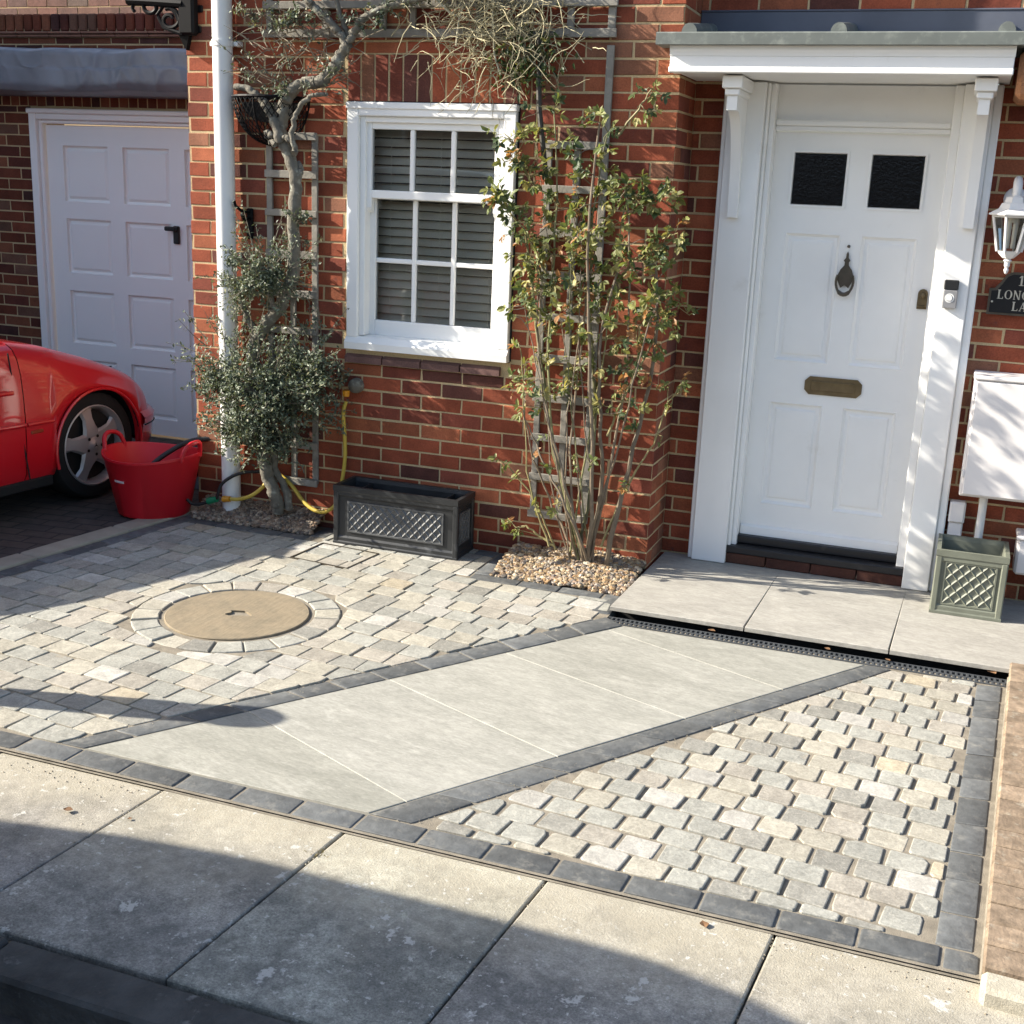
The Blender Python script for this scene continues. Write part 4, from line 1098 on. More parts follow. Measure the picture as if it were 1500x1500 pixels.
tw.build('sprays', M['twig'], tree); lf.build('crown', M['leaf'], tree, recalc=False)

# ------------------------------------------------------------------ dry climber hanging from the upper trellis
dc = thing('dry_climber', W(740, 60, -.08), 'tangle of pale dry twigs hanging from the trellis over the window corner', 'climber')
m = MB(); r3 = random.Random(5)
def cur(a, d, L, n, wob, droop):
    pts = [a.copy()]; d = d.normalized()
    for i in range(n):
        d = (d + rv(r3)*wob + Vector((0, 0, -droop))).normalized(); q = pts[-1] + d*(L/n); q.y = min(q.y, -.022); pts.append(q)
    return pts
for i in range(620):
    a = W(r3.gauss(728, 50), r3.gauss(30, 42), r3.uniform(-.17, -.04))
    g = r3.uniform(.6, 1.35)
    m.tube(cur(a, Vector((r3.uniform(-1, 1), r3.uniform(-.3, .15), r3.uniform(-.7, .5))), r3.uniform(.06, .22), 6, .36, .05), [.0026, .0026, .0023, .002, .0016, .0013, .0009], 4, (.36*g, .32*g, .20*g), cap=False)
for pts in ([(722, -20), (722, 40), (724, 80), (733, 110)], [(680, 5), (672, 30), (668, 68)], [(770, -5), (765, 20), (770, 24)], [(640, 0), (660, 20), (690, 30), (730, 40)]):
    m.tube([W(a, b, -.13) for a, b in pts], .005, 6, (.42, .39, .28))
m.build('sprays', M['twig'], dc)
lf = MB()
for i in range(420):
    p = W(r3.gauss(772, 26), r3.gauss(86, 26), r3.uniform(-.16, -.04)); t = r3.random()
    c = (.045, .075, .030) if t < .6 else (.09, .12, .05) if t < .85 else (.17, .17, .05)
    leaf(lf, p, rv(r3)+Vector((0, 0, -.5)), rv(r3)+Vector((-.3, -.8, .4)), r3.uniform(.022, .042), r3.uniform(.012, .02), c, .25, True)
lf.build('leaves', M['roseleaf'], dc, recalc=False)
m = MB()
m.tube([W(790, 55, -.09), W(791, 90, -.10), W(789, 120, -.11), W(790, 160, -.12), W(794, 200, -.13), W(800, 260, -.13)], [.012, .012, .013, .013, .013, .012], 8, (.05, .045, .035))
m.build('stem', M['cane'], dc)

# ------------------------------------------------------------------ climbing rose
rose = thing('climbing_rose', (-1.72, -.14, .05), 'tall climbing rose with yellow green leaves on the trellis left of the door', 'climbing rose')
m = MB(); lf = MB(); r4 = random.Random(23)
def rcol():
    t = r4.random()
    if t < .34: c = (.12, .15, .05)
    elif t < .66: c = (.205, .215, .075)
    elif t < .82: c = (.29, .265, .10)
    elif t < .92: c = (.06, .09, .04)
    else: c = (.30, .15, .06)
    v = r4.uniform(.75, 1.25); return tuple(k*v for k in c)
def rleaf(p, d, s=1.0):
    """a stalk with three to five leaflets"""
    d = d.normalized(); st_ = p + d*.035*s
    m.tube([p, st_], [.0014, .001], 3, (.16, .17, .05), cap=False)
    up_ = Vector((-.35, -.65, .55)) + rv(r4)*.7
    sd_ = d.cross(up_)
    if sd_.length < .01: sd_ = d.orthogonal()
    sd_.normalize(); c = rcol()
    for a, k in ((0, 1.0), (1, .85), (-1, .85), (1.0, .7), (-1.0, .7)):
        if abs(a) == 1.0 and k == .7 and r4.random() < .45: continue
        q = st_ - d*(.0 if k > .8 else .018)*s
        dd = (d*(1.0 if a == 0 else .45) + sd_*a*.9 + Vector((0, 0, -.25)) + rv(r4)*.25)
        L = .038*s*k*r4.uniform(.7, 1.3)
        leaf(lf, q, dd, up_ + rv(r4)*.4, L, L*r4.uniform(.52, .68), c, r4.uniform(.1, .5), True)
base_pts = [W(858+r4.gauss(0, 14), 810+r4.gauss(0, 6), -.14) for _ in range(20)]
canes = []
for i in range(20):
    b = base_pts[i].copy(); b.z = .05
    tx = r4.gauss(864, 44) if i > 5 else r4.choice((770, 785, 945, 965, 960, 765))
    ty = r4.uniform(160, 420) if i > 5 else r4.uniform(330, 600)
    t = W(tx, ty, r4.uniform(-.30, -.05))
    pts = []; n = 16; k1, k2 = rv(r4)*.08, rv(r4)*.05
    for j in range(n+1):
        f = j/n; q = b.lerp(t, f); sp = math.sin(f*math.pi)
        q = q + k1*sp + k2*math.sin(f*2*math.pi) + rv(r4)*.007
        q.x += (b.x-t.x)*-.10*sp; q.y = min(q.y, -.03); pts.append(q)
    r0 = r4.uniform(.004, .009) if i % 5 else r4.uniform(.010, .015)
    g = r4.uniform(.7, 1.3); c = (.19*g, .185*g, .09*g) if r4.random() < .45 else (.19*g, .15*g, .105*g)
    m.tube(pts, [r0*(1-.6*j/n) for j in range(n+1)], 7, c); canes.append((pts, c))
for i, trace in enumerate(([(815, 805), (800, 770), (775, 720), (750, 690), (735, 675)], [(812, 800), (790, 785), (770, 770), (756, 772), (750, 765)], [(805, 800), (785, 745), (772, 690), (766, 560), (762, 510)],
          [(880, 800), (905, 740), (930, 690), (958, 650), (978, 590), (1000, 560)], [(890, 640), (905, 600), (925, 560), (935, 520), (932, 470)], [(900, 420), (930, 380), (965, 360), (990, 350)],
          [(880, 330), (915, 290), (945, 300), (975, 285)], [(820, 300), (780, 270), (760, 230), (750, 205)], [(800, 400), (770, 340), (745, 310), (728, 290)], [(925, 560), (965, 480), (985, 430)], [(905, 200), (935, 160), (955, 130)])):
    pts = [W(a, b, -.16-.02*(i % 3)) for a, b in trace]
    sm = []
    for k in range(len(pts)-1):
        for j in range(4): sm.append(pts[k].lerp(pts[k+1], j/4) + rv(r4)*.004)
    sm.append(pts[-1]); c = (.21, .18, .08)
    m.tube(sm, [.0065*(1-.6*j/len(sm)) for j in range(len(sm))], 6, c); canes.append((sm, c))
dens = lambda z: .74 if 1.25 < z < 2.1 else .50 if z > 2.1 else .28 if z > .8 else .035
for pts, c in canes:
    for j in range(3, len(pts)):
        p = pts[j]
        for _ in range(3):
            if r4.random() > dens(p.z)*.95: continue
            d = Vector((r4.uniform(-1, 1), r4.uniform(-1.1, .2), r4.uniform(-.3, .9))).normalized()
            L = r4.uniform(.02, .11); q = p + d*L*.5 + rv(r4)*.01; e = q + d*L*.5 + rv(r4)*.02 + Vector((0, 0, -.01))
            e.y = min(e.y, -.03); q.y = min(q.y, -.025)
            m.tube([p, q, e], [.0028, .0022, .0014], 4, c, cap=False)
            for k in range(r4.choice((1, 2, 2, 3))):
                rleaf(e.lerp(q, r4.random()*.8), d*.6 + rv(r4)*.9, r4.uniform(.75, 1.2))
        if j == len(pts)-1:
            for k in range(3): rleaf(p, rv(r4)+Vector((0, -.3, .3)), 1.0)
m.build('stems', M['cane'], rose); lf.build('leaves', M['roseleaf'], rose, recalc=False)

# ------------------------------------------------------------------ hose, tap, vent
tap = thing('garden_tap', W(508, 556, -.03), 'small garden tap on the wall below the window corner', 'tap')
m = MB(); t0 = W(508, 552, 0)
m.tube([(t0.x, -.002, t0.z), (t0.x, -.055, t0.z), (t0.x-.002, -.068, t0.z-.025), (t0.x-.002, -.068, t0.z-.05)], [.012, .012, .011, .011], 10); m.tube([(t0.x, -.045, t0.z), (t0.x, -.045, t0.z+.035)], .006, 8); m.box(t0.x-.025, t0.x+.025, -.05, -.04, t0.z+.034, t0.z+.042, .003)
m.build('spout', M['brass'], tap, smooth=40)
vt = thing('wall_vent', W(520, 566, 0), 'round grey vent cap on the brickwork beside the tap', 'vent')
m = MB(); v0 = W(521, 565, -.02); m.lathe([(0, .030), (.022, .028), (.036, .018), (.040, .0), (.040, -.02)], v0, 24, ax=(ux, uz, nF)); m.build('cap', M['bark'], vt, smooth=40)
yh = thing('garden_hose', W(500, 700, -.06), 'yellow garden hose hanging from the tap and looping over the gravel', 'hose')
m = MB()
def smooth_path(pts, sub=8):
    out = []
    for i in range(len(pts)-1):
        p0, p1, p2, p3 = pts[max(i-1, 0)], pts[i], pts[i+1], pts[min(i+2, len(pts)-1)]
        for k in range(sub):
            t = k/sub; out.append(.5*((2*p1) + (p2-p0)*t + (2*p0-5*p1+4*p2-p3)*t*t + (3*p1-p0-3*p2+p3)*t**3))
    out.append(pts[-1]); return out
hp = [W(507, 588, -.068), W(503, 605, -.075), W(505, 640, -.06), W(505, 675, -.05), (W(499, 715, -.06)), W(492, 738, -.09), W(478, 749, -.12), W(462, 748, -.12), W(445, 735, -.10), W(428, 712, -.07), W(412, 697, -.05), W(402, 692, -.04), W(394, 697, -.06), W(386, 712, -.10), W(370, 725, -.13), W(352, 731, -.13), W(338, 731, -.13)]
m.tube(smooth_path(hp), .0105, 10); m.build('hose', M['hose'], yh, smooth=60)
m = MB(); a = W(507, 572, -.068); m.tube([a, a-Vector((0, 0, .03))], [.020, .017], 12); m.build('connector', M['orange'], yh)
m = MB(); m.tube([W(337, 731, -.13), W(327, 731, -.13)], [.016, .018], 12); m.build('connector', M['orange'], yh)
bh = thing('black_hose', W(300, 735, -.14), 'black hose with a green connector running from the tree into the red tub', 'hose')
m = MB()
m.tube(smooth_path([W(388, 690, -.05), W(375, 691, -.06), W(358, 692, -.09), W(340, 698, -.12), W(325, 709, -.14), W(319, 724, -.15), W(316, 733, -.15)]), .009, 8)
m.tube(smooth_path([W(308, 734, -.15), W(295, 738, -.16), W(282, 738, -.17), W(274, 731, -.18)]), .009, 8); m.build('hose', M['hoseblack'], bh, smooth=60)
m = MB(); m.tube([W(318, 731, -.15), W(305, 734, -.15)], [.016, .020], 12); m.build('connector', M['green'], bh)

# ------------------------------------------------------------------ planters
def lattice(m, o, ux_, uz_, n_, w, h, pitch, r, col=(1, 1, 1), mi=0):
    o = Vector(o)
    for sgn in (1, -1):
        k = -int(h/pitch)-2
        while k*pitch < w+h:
            pts = []
            # line u = k*pitch + s*t (sgn 1) / mirrored
            t0, t1 = 0.0, h
            ua, ub = k*pitch, k*pitch+h*.92
            lo, hi = max(0.0, -ua/(ub-ua)), min(1.0, (w-ua)/(ub-ua))
            if hi-lo > .03:
                A = [(ua+(ub-ua)*t, h*t) for t in (lo, hi)]
                if sgn < 0: A = [(w-u, v) for u, v in A]
                p, q = (o + ux_*A[0][0] + uz_*A[0][1], o + ux_*A[1][0] + uz_*A[1][1])
                d = (q-p).normalized(); s = d.cross(n_)
                vs = [p-s*r, p+n_*r*.9, p+s*r, q-s*r, q+n_*r*.9, q+s*r]
                if sgn < 0: vs = [v+n_*.0004 for v in vs]
                m.add(vs, [(0, 1, 4, 3), (1, 2, 5, 4), (0, 2, 1), (3, 4, 5)], col, mi)
            k += 1
tr = thing('trough_planter', (-2.58, -.13, 0), 'empty long black lattice planter against the brick wall under the window', 'planter')
X0, X1, Y0, Y1, H = -2.928, -2.228, -.246, -.014, .312
m = MB()
def planter_body(m, X0, X1, Y0, Y1, z0, H, rim, th):
    prof = [(0.0, 0.0), (0.0, .012), (.004, .018), (.004, .035), (.012, .045), (.012, H-.060), (.004, H-.050), (.004, H-.034), (0.0, H-.028), (0.0, H), (th, H), (th+.004, H-.02), (th+.006, .06)]
    vs = []
    for i, z in prof:
        for x, y in ((X0+i, Y0+i), (X1-i, Y0+i), (X1-i, Y1-i), (X0+i, Y1-i)): vs.append((x, y, z0+z))
    fs = [(r*4+k, r*4+(k+1) % 4, r*4+4+(k+1) % 4, r*4+4+k) for r in range(len(prof)-1) for k in range(4)]
    L = (len(prof)-1)*4; fs += [(0, 1, 2, 3), (L, L+1, L+2, L+3)]
    m.add(vs, fs)
    for cx, cy in ((X0, Y0), (X1-.030, Y0), (X0, Y1-.030), (X1-.030, Y1-.030)): m.box(cx+.001, cx+.029, cy+.001, cy+.029, z0+.001, z0+H-.03, .005)
planter_body(m, X0, X1, Y0, Y1, .001, H, .03, .022)
tr_b = m.build('body', M['planterdark'], tr)
m = MB(); w, h = X1-X0-.16, .165
for (o, d, n_, ww) in (((X0+.08, Y0+.0118, .070), ux, nF, w), ((X1-.0118, Y0+.05, .070), Vector((0, 1, 0)), Vector((1, 0, 0)), Y1-Y0-.10)):
    o = Vector(o); m.panel(o, d, uz, n_, ww, h, [(0, 0), (0, -.006), (.008, -.006), (.011, -.001)])
    lattice(m, o+d*.011+uz*.011+n_*.0012, d, uz, n_, ww-.022, h-.022, .043, .0055)
m.build('lattice_panel', M['planterhi'], tr)
m = MB(); m.box(X0+.03, X1-.03, Y0+.03, Y1-.03, .065, .075); m.build('bottom', M['soil'], tr)
for xx in (X0+.12, X1-.11):
    m = MB(); m.box(xx, xx+.006, Y0+.028, Y1-.028, .10, H-.02); m.build('divider', M['planterdark'], tr)

sq = thing('square_planter', (.184, .083, STZ), 'empty square grey green lattice planter on the step beside the door post', 'planter')
X0, X1, Y0, Y1, H = .030, .338, -.064, .230, .300
m = MB(); planter_body(m, X0, X1, Y0, Y1, STZ+.001, H, .03, .018); m.build('body', M['plantergreen'], sq)
m = MB(); w, h = X1-X0-.085, .205
for (o, d, n_, ww) in (((X0+.0425, Y0+.0118, STZ+.045), ux, nF, w), ((X0+.0118, Y1-.045, STZ+.045), Vector((0, -1, 0)), Vector((-1, 0, 0)), Y1-Y0-.09)):
    o = Vector(o); m.panel(o, d, uz, n_, ww, h, [(0, 0), (0, -.005), (.007, -.005), (.010, -.001)])
    lattice(m, o+d*.010+uz*.010+n_*.0012, d, uz, n_, ww-.02, h-.02, .050, .0058)
m.build('lattice_panel', M['plantergreen'], sq)
m = MB(); m.box(X0+.026, X1-.026, Y0+.026, Y1-.026, STZ+.12, STZ+.13); m.build('soil', M['soil'], sq)

# ------------------------------------------------------------------ red tub with hose inside
tc = Vector((-4.085, -.175, 0)); tubo = thing('garden_tub', tc, 'bright red flexible garden tub with two loop handles beside the car wheel', 'tub')
m = MB(); prof = [(0, .004), (.185, .004), (.195, .012), (.255, .315), (.263, .322), (.263, .334), (.254, .334), (.247, .32), (.188, .02), (0, .02)]
m.lathe(prof, tc, 48); 
for i in range(len(m.v)):                                       # rim raised towards the handles
    x, y, z = m.v[i]; dx = (x-tc.x); k = max(0, (z-.12)/.21)
    m.v[i] = (x + .03*dx*k, y, z + .028*k*k*(abs(dx)/.28)**2.2)
bd = m.build('body', M['redplastic'], tubo, smooth=40)
m = MB()
for k in range(9):                                              # faint white print
    a = R_(250+k*1.9); r = .2365
    w = .0035
    m.box(-w, w, -.0012, .0012, -.006, .006, 0, M=Matrix.Translation((tc.x+r*math.cos(a), tc.y+r*math.sin(a), .215)) @ Matrix.Rotation(a-math.pi/2, 4, 'Z') @ Matrix.Rotation(R_(-13), 4, 'X'))
m.build('print', M['label'], bd)
for sgn in (-1, 1):
    m = MB(); pts = []
    for i in range(13):
        t = -1 + 2*i/12; y = t*.085; z = .350 + .075*math.sqrt(max(0, 1-abs(t)**2.6)); pts.append((tc.x + sgn*(.268-.02*t*t + .012*(z-.35)/.075), tc.y+y, z))
    pts = [(pts[0][0], pts[0][1], .33)] + pts + [(pts[-1][0], pts[-1][1], .33)]
    m.tube(pts, .0125, 8); m.build('handle', M['redplastic'], tubo, smooth=60)
hb = thing('hose_coil', (tc.x+.05, tc.y+.05, .03), 'short black pipe curving up out of the red tub', 'pipe')
m = MB(); m.tube(smooth_path([tc+Vector((-.02, -.12, .16)), tc+Vector((.02, -.05, .27)), tc+Vector((.08, .05, .345)), tc+Vector((.17, .14, .40)), tc+Vector((.30, .24, .41)), tc+Vector((.18, .42, .36)), tc+Vector((-.05, .46, .10))]), .014, 8); m.build('pipe', M['hoseblack'], hb, smooth=60)
bg = thing('black_sheeting', (-4.2, .55, 0), 'crumpled black sheeting on the drive behind the red tub', 'sheeting')
m = MB(); n = 24; vs = []
for i in range(n+1):
    for j in range(n+1):
        a, b = i/n, j/n; k = math.sin(math.pi*a)*math.sin(math.pi*b)
        vs.append((-4.62+.66*a, .36+.5*b, .004 + k*(.16+.10*mnoise.noise((a*6, b*6, 3)) + .05*mnoise.noise((a*15, b*15, 5)))))
m.add(vs, [(i*(n+1)+j, (i+1)*(n+1)+j, (i+1)*(n+1)+j+1, i*(n+1)+j+1) for i in range(n) for j in range(n)]); m.build('sheet', M['blackplastic'], bg, smooth='all')

# ------------------------------------------------------------------ covers and drain
mh = thing('manhole_cover', (MC[0], MC[1], 0), 'round buff sandstone cover set in a ring of setts', 'cover')
m = MB(); N = 64
hole = [(.050*math.cos(2*math.pi*k/N)*(1+.35*math.cos(2*math.pi*k/N*3)), .036*math.sin(2*math.pi*k/N)*(1+.25*math.sin(2*math.pi*k/N*2))) for k in range(N)]
vs = []
for z, r in ((-.03, MR0), (.003, MR0), (.006, MR0-.004), (.0062, MR0*.72), (.0062, MR0*.4)):
    for k in range(N): vs.append((MC[0]+r*math.cos(2*math.pi*k/N), MC[1]+r*math.sin(2*math.pi*k/N), z))
for z in (.0061, -.03):
    for k in range(N): vs.append((MC[0]+hole[k][0], MC[1]+hole[k][1], z))
m.add(vs, [(i*N+k, i*N+(k+1) % N, (i+1)*N+(k+1) % N, (i+1)*N+k) for i in range(6) for k in range(N)])
m.build('disc', M['cover'], mh)
m = MB(); m.lathe([(0, -.02), (.06, -.02)], (MC[0], MC[1], 0), 16); m.build('lifting_hole', M['voidblack'], mh)
ic = thing('inspection_cover', (-2.8, -.42, 0), 'square recessed tray cover filled with setts in front of the planter', 'cover')
m = MB(); q = [G(480, 772), G(585, 810), G(505, 832), G(435, 805)]
q = [(-2.965, -.285), (-2.625, -.32), (-2.655, -.61), (-2.985, -.575)]
for i in range(4):
    a, b = Vector((*q[i], .006)), Vector((*q[(i+1) % 4], .006)); d = (b-a).normalized(); s = Vector((-d.y, d.x, 0))*.004
    m.prism([a-s, a+s, b+s, b-s], (0, 0, -.03))
m.build('frame', M['bronze'], ic)
gt = thing('drain_grating', (-.4, -.72, 0), 'black slotted drain grating along the doorstep', 'drain')
m = MB(); gy0, gy1 = -.768, -.688
m.box(-1.305, 1.1, gy0, gy0+.008, -.05, .002, .001); m.box(-1.305, 1.1, gy1-.006, gy1, -.05, .002, .001); m.box(-1.305, 1.1, (gy0+gy1)/2-.004, (gy0+gy1)/2+.004, -.02, .0015, .001)
x = -1.30
while x < 1.09: m.box(x, x+.010, gy0+.0082, (gy0+gy1)/2-.0042, -.02, .001, .001); m.box(x+.010, x+.020, (gy0+gy1)/2+.0042, gy1-.0062, -.02, .001, .001); x += .021
m.build('grate', M['post'], gt)

# ------------------------------------------------------------------ things right of the door
ln = thing('wall_lantern', (.158, .30, 1.58), 'white hexagonal lantern on the brickwork right of the door', 'lantern')
lc = Vector((.160, .20, 0))
m = MB(); hexp = lambda r, z: [(lc.x+r*math.cos(R_(60*k+8)), lc.y+r*math.sin(R_(60*k+8)), z) for k in range(6)]
def hexloft(m, rows): 
    vs = [p for r, z in rows for p in hexp(r, z)]
    m.add(vs, [(i*6+k, i*6+(k+1) % 6, (i+1)*6+(k+1) % 6, (i+1)*6+k) for i in range(len(rows)-1) for k in range(6)] + [tuple(range(6)), tuple((len(rows)-1)*6+k for k in range(6))])
hexloft(m, [(.104, 1.800), (.104, 1.806), (.066, 1.828), (.056, 1.850), (.046, 1.853), (.040, 1.876), (.020, 1.884)])
m.build('cap', M['lantern'], ln)
m = MB(); hexloft(m, [(.050, 1.648), (.046, 1.640), (.024, 1.618), (.016, 1.616)]); m.lathe([(0, 1.548), (.006, 1.552), (.011, 1.566), (.007, 1.576), (.012, 1.584), (.012, 1.600), (.018, 1.606), (.010, 1.617)], (lc.x, lc.y, 0), 16)
for a, b in zip(hexp(.084, 1.799), hexp(.050, 1.646)): m.tube([a, b], .0065, 6)
for a, b in zip(hexp(.083, 1.796), hexp(.083, 1.796)[1:]+hexp(.083, 1.796)[:1]): m.tube([a, b], .006, 6)
m.build('body', M['lantern'], ln, smooth=30)
m = MB(); vs = hexp(.079, 1.796)+hexp(.047, 1.650); m.add(vs, [(k, (k+1) % 6, 6+(k+1) % 6, 6+k) for k in range(6)]); m.build('glass', M['lampglass'], ln)
m = MB(); m.tube([(lc.x-.012, lc.y, 1.66), (lc.x-.012, lc.y, 1.77)], .010, 10); m.tube([(lc.x+.012, lc.y, 1.66), (lc.x+.012, lc.y, 1.77)], .010, 10); m.tube([(lc.x, lc.y, 1.770), (lc.x, lc.y, 1.798)], .022, 12); m.build('bulb', M['label'], ln, smooth=40)
m = MB(); m.tube([(lc.x, lc.y, 1.884), (lc.x, lc.y, 1.91), (lc.x, lc.y+.015, 1.935), (lc.x, lc.y+.05, 1.95), (lc.x, lc.y+.09, 1.92), (lc.x, lc.y+.128, 1.87)], [.018, .020, .020, .018, .018, .022], 12)
m.lathe([(0, .03), (.03, .026), (.045, .012), (.05, .0)], (lc.x, YD-.002, 1.87), 20, ax=(ux, uz, nF)); m.build('arm', M['lantern'], ln, smooth=40)

sg = thing('name_plaque', (.235, YD-.01, 1.36), 'black arched house sign with raised pale letters on the wall', 'sign')
sx0, sx1, sy = .104, .372, YD-.022
def plaq(d):
    pts = [(sx0+d, 1.362+d), (sx1-d, 1.362+d), (sx1-d, 1.478-d)]
    for k in range(0, 13):
        t = 1-k/12.0; xx = (sx0+d)+(sx1-sx0-2*d)*t; u = abs(t-.5)*2
        zz_ = 1.478 + (.075 if u < .38 else .075*.5*(1+math.cos(math.pi*min(1, (u-.38)/.5)))) - d
        pts.append((xx, zz_))
    return pts
m = MB(); m.prism([(x, sy, z) for x, z in plaq(0)], (0, .020, 0)); m.build('border', M['bronze'], sg)
m = MB(); m.prism([(x, sy-.002, z) for x, z in plaq(.010)], (0, .0015, 0)); m.build('face', M['signblack'], sg)
def glyph(m, ch, x, z, h, y):
    """serif capitals built from strokes; returns the advance"""
    k = [0]; S_ = h*.17; T = h*.07
    def poly(pts):
        k[0] += 1; m.prism([(x+a*h, y-.0002*k[0], z+b*h) for a, b in pts], (0, .002, 0))
    def bx(a, b, c, d): poly([(a, c), (b, c), (b, d), (a, d)])
    def arc(a0, a1, cx, rx, n=28):
        k[0] += 1; vs = []
        for i in range(n+1):
            t = R_(a0+(a1-a0)*i/n); w = .07+.10*abs(math.cos(t))
            for q in (1.0, 0.0):
                vs.append((x+h*(cx+(rx-w*q)*math.cos(t)), y-.0002*k[0], z+h*(.5+(.5-.06*q)*math.sin(t))))
        m.add(vs, [(2*i, 2*i+1, 2*i+3, 2*i+2) for i in range(n)])
    if ch == 'L':
        bx(.08, .25, 0, 1); bx(0, .33, .93, 1); bx(0, .62, 0, .07); bx(.56, .62, .0, .24); return .68*h
    if ch == 'O': arc(0, 360, .40, .40); return .86*h
    if ch == 'N':
        bx(.06, .14, 0, 1); bx(0, .22, 0, .06); bx(.60, .68, 0, 1); bx(.52, .76, .94, 1); poly([(.0, 1), (.18, 1), (.68, 0), (.54, 0)]); return .82*h
    if ch == 'G':
        arc(48, 330, .42, .42); bx(.62, .78, .04, .44); bx(.54, .84, .38, .45); return .90*h
    if ch == 'A':
        poly([(.06, 0), (.14, 0), (.40, .92), (.36, 1)]); poly([(.36, 1), (.42, 1), (.78, 0), (.60, 0), (.33, .86)]); bx(.20, .60, .30, .37); bx(0, .22, 0, .05); bx(.52, .86, 0, .05); return .88*h
    if ch == '1':
        bx(.16, .33, 0, 1); poly([(.0, .80), (.16, 1), (.16, .86), (.04, .74)]); bx(.02, .47, 0, .06); return .5*h
for s_, x, z, h in (('1', .2235, 1.496, .044), ('LONG', .1405, 1.434, .040), ('LA', .2080, 1.384, .040)):
    xx = x
    for ch in s_:
        m = MB(); ad_ = glyph(m, ch, xx, z, h, sy-.0028); m.build('letter', M['signletter'], sg, recalc=False); xx += ad_ + .003
m = MB(); m.lathe([(0, .004), (.004, .003), (.005, 0)], (.122, sy-.002, 1.420), 10, ax=(ux, uz, nF)); m.build('screw', M['signletter'], sg)

mt = thing('meter_box', (.35, .25, .54), 'large white meter cabinet on the wall above the square planter', 'meter box')
mx0, mx1, my, mz0, mz1 = .092, .60, .118, .548, 1.098
m = MB(); m.box(mx0, mx1, my+.018, YD-.003, mz0, mz1, .006); m.box(mx0+.006, mx1-.006, my+.012, my+.0178, mz0+.006, mz1-.006, .002); m.box(mx0-.004, mx1+.004, my-.004, YD-.003, mz1-.012, mz1+.006, .005); m.build('cabinet', M['meter'], mt, smooth=30)
m = MB(); m.box(mx0+.012, mx1-.012, my, my+.0115, mz0+.012, mz1-.018, .004); m.build('door', M['meter'], mt, smooth=30)
for z in (.64, 1.00): m = MB(); m.box(mx0+.001, mx0+.0118, my+.0005, my+.0118, z, z+.03, .002); m.build('hinge', M['meter'], mt)
mp_ = MB(); mp_.tube([(.206, .27, STZ), (.206, .27, .30), (.206, .27, mz0-.001)], .0185, 16); tag(mp_.build('conduit', M['plastic'], smooth=40, org=(.206, .27, STZ)), 'white round pipe dropping from the meter cabinet behind the planter', 'pipe')
jb = thing('junction_box', (.095, .30, .32), 'small pale cable box on the wall under the meter cabinet', 'junction box')
m = MB(); m.box(.062, .134, .262, YD-.003, .385, .486, .006); m.box(.068, .128, .256, .2618, .392, .480, .004); m.build('case', M['meter'], jb); m = MB(); m.box(.066, .130, .268, YD-.003, .250, .3845, .006); m.build('cover', M['meter'], jb)
gb = thing('wall_box', (.5, .25, .15), 'low pale box on the wall behind the square planter', 'box')
m = MB(); m.box(.372, .62, .17, YD-.003, .20, .365, .012); m.box(.366, .626, .163, YD-.003, .3652, .385, .006); m.build('case', M['meter'], gb)
db = thing('video_doorbell', (-.058, .235, 1.38), 'small black and silver video doorbell on the door post', 'doorbell')
m = MB(); m.box(-.089, -.027, .216, .2395, 1.382, 1.464, .004); m.build('lower_case', M['silverplastic'], db)
m = MB(); m.box(-.089, -.027, .216, .2395, 1.4642, 1.508, .004); m.build('camera_face', M['blackplastic'], db)
m = MB(); m.lathe([(0, .004), (.011, .004), (.013, .002), (.013, 0)], (-.060, .216, 1.428), 24, ax=(ux, uz, nF)); m.lathe([(.0155, .001), (.018, .0015), (.0205, .001)], (-.060, .216, 1.428), 24, ax=(ux, uz, nF)); m.build('button', M['plastic'], db, smooth=40)

# low brick wall at the right boundary
lw = thing('low_wall', (.45, -1.8, 0), 'low weathered brick wall edging the paving at the right', 'wall')
a0, a1 = G(1440, 1413, .042), G(1474, 1036, .042); a0.z = a1.z = 0; a1 = a0 + (a1-a0)*((-.66-a0.y)/(a1.y-a0.y)); dl = (a1-a0); LL = dl.length; dl.normalize(); nl = Vector((dl.y, -dl.x, 0))
m = MB(); t = 0.0; WH = .042
while t < LL+.02:
    c = rnd.uniform(.8, 1.2); Mx = Matrix.Translation(a0+dl*t) @ Matrix(((nl.x, dl.x, 0, 0), (nl.y, dl.y, 0, 0), (0, 0, 1, 0), (0, 0, 0, 1)))
    m.box(0, .218, .0, .098, .012, WH+rnd.gauss(0, .0015), .006, (.225*c, .17*c, .12*c), M=Mx)
    t += .107
m.build('coping', M['copingbrick'], lw)
m = MB(); Mx = Matrix.Translation(a0) @ Matrix(((nl.x, dl.x, 0, 0), (nl.y, dl.y, 0, 0), (0, 0, 1, 0), (0, 0, 0, 1)))
m.box(-.004, .22, .004, LL-.01, -.1, .010, .004, M=Mx); m.box(.004, .212, .006, LL-.02, .0102, WH-.012, 0, M=Mx); m.build('base_course', M['sand'], lw)
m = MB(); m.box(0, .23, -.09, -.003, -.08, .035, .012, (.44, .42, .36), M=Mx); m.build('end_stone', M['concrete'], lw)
m = MB(); q = [P2(eR_out0), (a0.x, a0.y), (a1.x, a1.y), P2(eR_out1)]; q = [(q[0][0]+.003, q[0][1]), q[1], q[2], (q[3][0]+.003, q[3][1])]
m.add([(x, y, -.004) for x, y in q], [(0, 1, 2, 3)]); structure(m.build('mortar_strip', M['grout']), 'pale mortar strip between edging and low wall')
f0, f1 = a0+nl*.12, a1+nl*.12
